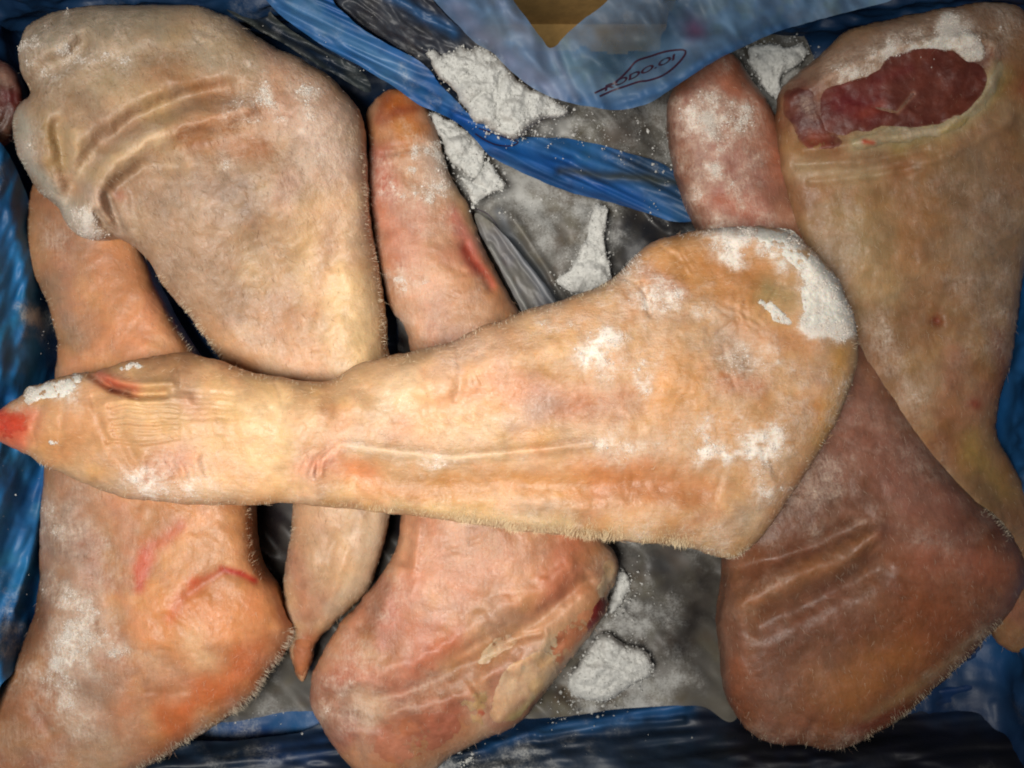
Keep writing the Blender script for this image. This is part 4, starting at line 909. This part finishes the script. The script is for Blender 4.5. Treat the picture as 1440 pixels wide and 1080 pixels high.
# ---- F : the leg lying across the top
legF, gF, mF, fF = leg('pig_leg', 'frosted tan pig leg lying across the others on top, red toe', 
    [(-16, 596), (-10, 582), (0, 576), (22, 561), (55, 541), (89, 530), (124, 524), (155, 515), (189, 505), (222, 500), (253, 495), (280, 500), (308, 507), (333, 517), (375, 528), (437, 535), (467, 533), (500, 514), (554, 499), (603, 489), (640, 478), (656, 468), (691, 455), (745, 435), (787, 422), (837, 405), (870, 384), (907, 347), (944, 331), (986, 323), (1015, 320), (1048, 318), (1090, 321), (1115, 331), (1144, 352), (1169, 379), (1186, 408),
     (1200, 446), (1206, 487), (1202, 525), (1186, 571), (1165, 617), (1132, 667), (1100, 716), (1090, 730), (1065, 762), (1044, 780), (1023, 785), (998, 780), (957, 767), (894, 763), (837, 757), (774, 751), (687, 741), (607, 729), (545, 722), (521, 720), (458, 713), (396, 708), (333, 711), (250, 708), (187, 702), (146, 691), (104, 673), (62, 656), (40, 641), (18, 631), (0, 620)],
    [(-10, 596), (300, 610), (560, 620), (1150, 550)], [(0, 596, .116), (250, 605, .124), (550, 620, .128), (950, 570, .134)],
    [(222, 176, 130), (210, 160, 112), (228, 188, 146)],
    [((214, 150, 98), [(90, 580), (140, 600), (200, 640)], 44, .65), ((218, 64, 46), [(0, 594), (18, 600)], 22, .92), ((216, 96, 66), [(35, 590), (20, 625)], 20, .6), ((200, 98, 70), [(140, 530), (165, 540), (190, 546)], 11, .8), ((112, 50, 40), [(158, 548), (182, 552)], 5, .85), ((166, 122, 88), [(215, 515), (260, 505), (240, 530)], 22, .75), ((226, 186, 134), [(210, 575), (180, 600), (230, 600)], 34, .5),
     ((216, 150, 120), [(230, 650), (215, 665), (260, 640)], 22, .7), ((232, 196, 144), [(350, 590), (400, 640)], 60, .6), ((226, 182, 124), [(310, 560), (300, 620)], 30, .4), ((222, 150, 120), [(440, 660), (470, 650)], 22, .7), ((222, 140, 90), [(495, 660), (520, 668)], 18, .7), ((190, 152, 112), [(470, 535), (520, 520), (600, 498)], 14, .6),
     ((234, 196, 148), [(590, 580), (620, 600)], 34, .5), ((206, 132, 92), [(700, 545), (760, 560), (820, 570)], 26, .5), ((192, 122, 86), [(760, 560), (860, 575), (900, 560)], 26, .5), ((178, 140, 116), [(720, 600), (770, 570)], 20, .6), ((226, 162, 96), [(940, 540), (1000, 590), (1080, 600)], 46, .75), ((222, 158, 94), [(960, 530)], 26, .6), ((206, 120, 80), [(1020, 535), (1070, 545)], 16, .5), ((228, 170, 96), [(1185, 500), (1180, 560), (1150, 620)], 16, .7),
     ((206, 144, 84), [(600, 685), (720, 680), (820, 675)], 22, .75), ((204, 134, 84), [(840, 670), (920, 680), (980, 690)], 36, .8), ((214, 150, 96), [(520, 690), (580, 695)], 16, .5), ((218, 186, 136), [(560, 710), (680, 725), (800, 738)], 10, .5), ((236, 206, 166), [(500, 628), (600, 642), (700, 640)], 8, .7),
     ((206, 146, 86), [(930, 370), (1000, 360), (1060, 380)], 40, .8), ((196, 130, 72), [(1010, 380), (1050, 400)], 40, .6), ((196, 116, 82), [(910, 385), (950, 410)], 14, .6), ((176, 150, 104), [(1080, 410), (1110, 420)], 18, .7), ((166, 138, 116), [(1020, 470), (1040, 500)], 22, .6), ((204, 146, 104), [(1080, 475), (1140, 490)], 26, .5), ((214, 170, 140), [(700, 480), (640, 510)], 30, .4), ((232, 160, 116), [(1140, 680), (1100, 730)], 18, .6), ((220, 164, 116), [(780, 450), (860, 450)], 24, .4), ((216, 160, 100), [(1060, 690), (1040, 670)], 22, .5)],
    .17, [([(1030, 332), (1100, 342), (1150, 390), (1168, 440)], 17, 1.6, 3), ([(1140, 462), (1190, 462)], 8, .8), ([(30, 560), (120, 530)], 12, .5), ([(700, 480), (800, 450), (1000, 450)], 30, .2), ([(560, 640), (800, 620), (1060, 600)], 20, .2), ([(790, 480), (850, 500), (890, 520)], 22, .50), ([(830, 478), (850, 480)], 10, .4), ([(880, 515), (900, 530)], 14, .4), ([(910, 425), (960, 430), (1020, 440)], 14, .55), ([(870, 410), (900, 420)], 16, .3), ([(900, 340), (960, 335), (1010, 330)], 10, .5), ([(900, 380), (930, 400)], 10, .35), ([(1050, 510), (1120, 545), (1165, 545)], 20, .45), ([(1040, 600), (1100, 615), (1150, 600)], 22, .42), ([(1020, 640), (1080, 630), (1085, 680)], 13, .85), ([(1010, 640), (1030, 660)], 10, .5), ([(1080, 690), (1050, 730)], 16, .35),
            ([(1010, 760), (960, 755), (900, 750)], 14, .42), ([(640, 700), (800, 730), (900, 745)], 12, .35), ([(500, 628), (610, 645)], 7, .6), ([(620, 640), (720, 630), (840, 630)], 14, .32), ([(850, 625), (960, 610)], 14, .3), ([(220, 650), (260, 680), (200, 680), (270, 650)], 24, .55), ([(190, 660), (215, 690)], 12, .4), ([(340, 690), (390, 690)], 18, .3), ([(430, 650), (460, 680), (450, 640)], 16, .42), ([(60, 560), (100, 545)], 12, .3), ([(1120, 520)], 40, .2), ([(640, 505), (660, 490)], 10, .3), ([(800, 440), (1000, 470)], 30, .15), ([(730, 640)], 12, .2)],
    strokes=[([(130, 528), (160, 546), (196, 555), (232, 554)], 6, -6, .15), ([(150, 532), (190, 540), (240, 540)], 7, 2.5), ([(150, 570), (200, 565), (260, 560)], 9, 2), ([(415, 690), (425, 650), (450, 632)], 9, -2.5), ([(440, 700), (440, 655), (470, 640)], 12, 3), ([(480, 626), (560, 636), (640, 644), (720, 636), (830, 624)], 8, 2.6, .15), ([(500, 668), (620, 682), (760, 678), (920, 682), (985, 690)], 22, -3.6, .12), ([(545, 712), (700, 733), (850, 748)], 8, 1.6, .1),
             ([(467, 540), (465, 580), (440, 630)], 16, -2.2), ([(645, 484), (650, 520), (640, 560)], 8, -1.8), ([(905, 400), (914, 440)], 5, -2.5), ([(930, 380), (1040, 380), (1090, 400)], 34, -4, .2), ([(1000, 325), (1120, 345), (1180, 420)], 12, 2.5), ([(1020, 470), (1050, 500)], 22, -3), ([(960, 530), (1100, 600)], 40, 3), ([(800, 580), (900, 570)], 22, -2.2), ([(1005, 640), (1060, 640), (1090, 680)], 9, 2), ([(750, 500), (860, 490)], 30, 2.5), ([(60, 590), (130, 600)], 26, 2), ([(250, 700), (330, 690)], 30, 1), ([(700, 600), (800, 600)], 22, -1.0),
             ([(131, 560), (140, 600), (150, 622)], 5, -1.4)]
            + [([(152 + 6 * (i % 2), 572 + 8 * i), (180, 566 + 9.5 * i), (215, 571 + 8.6 * i), (250, 574 + 7 * i)], 2.6, -1.3 + .3 * (i % 3), 1.3) for i in range(7)]
            + [([(240, 548 + 8 * i), (300, 552 + 7 * i), (330, 556 + 7 * i)], 3.4, -.6, 1.3) for i in range(6)]
            + [([(200 + 12 * i, 640 + 7 * (i % 3)), (206 + 12 * i, 668 + 5 * (i % 2))], 6 + (i * 7 % 4), 1.2 * (-1) ** i, 1.2) for i in range(8)]
            + [([(424 + 7 * i, 668), (432 + 6 * i, 645), (452 + 4 * i, 632)], 3.4, 1.2 * (-1) ** i, .9) for i in range(5)] + [([(100, 560), (150, 590), (150, 640)], 12, 1.6), ([(190, 590), (330, 600), (440, 600)], 40, 2.4), ([(480, 580), (620, 540), (800, 480)], 26, 2.6), ([(380, 545), (400, 690)], 22, -2.2), ([(60, 566), (40, 620)], 6, -1.6), ([(90, 556), (84, 640)], 5, -.9), ([(520, 560), (700, 590)], 20, -1.6)],
    seed=67, cap=88, k=.68, n_crease=70, step=2.0, n_hair=11000, fringes=[([(14, 628), (62, 656)], 90, 9, -.6, (236, 226, 210), 4), ([(430, 712), (540, 722)], 420, 4, 0, (228, 206, 168), 7), ([(560, 724), (700, 742), (960, 768)], 3600, 9, .0, (228, 206, 168), 13), ([(960, 768), (1044, 780)], 500, 7, 0), ([(560, 498), (660, 466), (860, 390)], 500, 4, .2), ([(880, 378), (1010, 320)], 300, 5, 0, (236, 230, 220)), ([(330, 516), (470, 533)], 200, 3, .2), ([(1200, 440), (1180, 590), (1090, 730)], 260, 3.5, 0), ([(150, 692), (400, 708)], 240, 3, 0)],
    n_frost=9000, lumps=(2.2, 1.0, .3))
patch('toe', gF, [(-14, 596), (-8, 583), (4, 576), (24, 574), (40, 580), (46, 594), (40, 612), (28, 626), (14, 626), (0, 618), (-10, 606)], 1.2, mF, legF, [(206, 66, 48), (190, 52, 40), (210, 88, 66)], [((206, 110, 80), [(44, 596)], 12, .6)], .1, jit=1.2, seed=68, blend=1.7, cap=26)
for k_, (pl, th) in enumerate([
    ([(1022, 323), (1067, 319), (1110, 323), (1133, 344), (1157, 365), (1178, 394), (1192, 430), (1199, 458), (1193, 468), (1180, 460), (1160, 465), (1140, 465), (1125, 455), (1127, 435), (1126, 415), (1120, 388), (1110, 370), (1080, 357), (1060, 342), (1035, 338)], 1.5),
    ([(1062, 420), (1080, 420), (1100, 435), (1117, 450), (1112, 460), (1085, 450), (1070, 432)], 1.3),
    ([(4, 577), (22, 564), (44, 546), (73, 533), (107, 527), (127, 526), (120, 535), (104, 549), (91, 561), (76, 560), (55, 566), (33, 571), (12, 579)], 1.8),
    ([(158, 518), (178, 509), (196, 508), (204, 520), (190, 524), (168, 522)], 1.4),
    ([(64, 617), (74, 613), (87, 618), (82, 626), (70, 626)], 1.3)]):
    o, gcr, fcr = patch('frost_crust', gF, pl, th, mF, legF, [(228, 220, 206), (218, 208, 194)], (), 2.3, jit=3.0, blend=1.1, seed=70 + k_, lumps=(0, .8, 1.2), step=1.6, cap=16)
    frost_grains(gcr, legF, fcr, (2600, 500, 900, 300, 120)[k_], .7)

# ---- G : a scrap of another leg at the left edge
legG, gG, mG, fG = leg('pig_leg', 'small bit of a leg\'s raw red meat at the left edge', 
    [(-60, 70), (-20, 78), (16, 92), (30, 118), (34, 150), (24, 178), (6, 200), (-30, 215), (-70, 200), (-80, 130)], [(-60, 140), (30, 140)], [(0, 140, .075)],
    [(104, 54, 44), (80, 38, 34), (120, 72, 60)], [((100, 22, 24), [(12, 138)], 14, .8), ((170, 130, 110), [(6, 110)], 12, .6), ((96, 70, 56), [(8, 180)], 20, .7)], .1, [([(8, 116)], 10, .3)], seed=83, n_hair=300, n_frost=200, cap=60, k=.6)

# ================================================================== SNOW
def clump(label, outline, z, thick, seed, jit=4.0, rough=(2.0, 1.5, 1.2), cat='snow'):
    g = grow(outline, 1.8, .8, thick, zpts=((0, 0, z),), jit=jit, seed=seed, lumps=rough, rimw=8, puffy=True)
    g['vt'] = g['vt'] + .0015 * (RNG.random(len(g['vt'])) - .5) * (~g['vr'])
    fx_, fy_ = g['vx'][g['faces']].mean(1), g['vy'][g['faces']].mean(1); fu = np.sqrt(2 * g['u'][g['faces']].mean(1))
    g['faces'] = g['faces'][fbm(fx_ / 5, fy_ / 5, seed + 3, 3) + .3 * (fbm(fx_ / 16, fy_ / 16, seed + 4, 2) - .5) + fu / 22 > .56]
    o = solid('snow_clump', g, M_SNOW, None, np.ones((len(g['vx']), 3)) * .8, np.ones(len(g['vx'])))
    tag(o, label, cat, 'clumps of frost snow in the box')
    n = int(len(g['vx']) * .45); q = RNG.integers(0, len(g['vx']), n)
    x, y = g['vx'][q] + RNG.uniform(-2, 2, n), g['vy'][q] + RNG.uniform(-2, 2, n); zz = g['vt'][q]
    grains('frost', np.stack([*ray(x, y, zz), zz], 1), np.minimum(RNG.gamma(1.5, .22, n) + .1, 1.4) * .001, M_SNOW, o)
    return o, g
ALLG = []
def cl(*a, **k):
    o, g = clump(*a, **k); ALLG.append(g); return o
cl('largest ragged heap of white snow under the notched blue flap', [(598, 76), (608, 71), (622, 76), (650, 66), (680, 66), (700, 80), (722, 105), (752, 128), (780, 140), (798, 148), (792, 160), (762, 164), (748, 178), (722, 190), (704, 184), (684, 176), (660, 164), (648, 148), (644, 128), (630, 118), (616, 108), (610, 92)], .094, 40, 101, jit=4.5)
cl('grey white snow lump beside the orange toe, under the blue rim', [(604, 160), (626, 166), (648, 178), (668, 196), (682, 218), (680, 236), (664, 250), (650, 240), (634, 226), (620, 196)], .055, 30, 102, jit=3)
cl('angular flake of packed snow below the grey white lump', [(648, 248), (664, 256), (684, 226), (700, 246), (712, 262), (692, 272), (676, 280), (668, 288), (658, 272)], .054, 22, 103, jit=2)
cl('tall thin frosted shard standing on the grey film above the top leg', [(836, 288), (852, 290), (856, 310), (851, 340), (858, 376), (860, 398), (836, 404), (812, 414), (790, 406), (782, 394), (800, 380), (812, 362), (822, 334), (828, 306)], .045, 12, 104, jit=3)
cl('rounded pile of snow in the gap right of the fatty cut ham', [(800, 958), (812, 934), (828, 912), (842, 894), (858, 890), (870, 904), (888, 912), (912, 924), (914, 946), (892, 962), (872, 976), (856, 988), (830, 986), (816, 978), (806, 974)], .035, 34, 105, jit=4)
cl('dull frost patch between the right foot and the red cut face', [(1050, 66), (1078, 60), (1110, 64), (1136, 70), (1128, 90), (1104, 104), (1098, 128), (1092, 140), (1076, 126), (1062, 104)], .04, 20, 106, jit=4)
cl('small snow crumb at the bottom edge of the fatty cut ham', [(634, 1066), (646, 1056), (664, 1058), (668, 1068), (654, 1078), (640, 1078)], .05, 16, 107, jit=2)
cl('little snow lump tucked beside the dark shadow right of the fatty ham', [(868, 800), (884, 806), (888, 826), (874, 850), (862, 866), (856, 846), (866, 824)], .03, 16, 108, jit=3)
cl('flat pale snow crumb lying on the blue fold below the round pile', [(778, 996), (796, 990), (806, 996), (798, 1004), (782, 1004)], .02, 10, 109, jit=1.5)

# scattered ice crumbs on the films
P = []; R = []
for (cx, cy, sx_, sy_, n, z, r) in ((780, 170, 60, 14, 900, .075, .6), (740, 185, 40, 12, 500, .085, .7), (720, 280, 40, 16, 700, .05, .6), (800, 300, 40, 22, 380, .045, .5), (850, 200, 60, 20, 420, .06, .5), (940, 250, 26, 40, 380, .045, .6), (885, 850, 22, 44, 800, .035, .6), (840, 985, 60, 14, 300, .03, .6), (640, 1070, 60, 10, 300, .03, .5), (760, 1050, 90, 20, 260, .04, .4), (350, 1000, 40, 18, 260, .035, .5), (60, 450, 14, 30, 60, .06, .4), (500, 80, 50, 30, 60, .128, .4), (960, 200, 16, 26, 150, .06, .5), (1080, 110, 26, 24, 400, .05, .6), (20, 700, 20, 60, 60, .09, .4)):
    x = RNG.normal(cx, sx_, n); y = RNG.normal(cy, sy_, n); zz = z + RNG.normal(0, .004, n)
    kp = RNG.random(n) < sstep(.42, .66, fbm(x / 11, y / 11, 91, 3)) * .8
    x, y, zz = x[kp], y[kp], zz[kp]
    P.append(np.stack([*ray(x, y, zz), zz], 1)); R.append(RNG.gamma(1.6, r * .36, len(x)) * .001)
for g in ALLG:
    ol = g['ol']; q = RNG.integers(0, len(ol), 260)
    x = ol[q, 0] + RNG.normal(0, 8, 260); y = ol[q, 1] + RNG.normal(0, 8, 260); zz = np.full(260, g['zm'].mean()) + RNG.normal(0, .004, 260)
    P.append(np.stack([*ray(x, y, zz), zz], 1)); R.append(RNG.gamma(1.6, .24, 260) * .001)
o = grains('ice_crumbs', np.concatenate(P), np.concatenate(R), M_SNOW)
tag(o, 'loose ice crumbs and frost grains scattered over the films', 'ice')
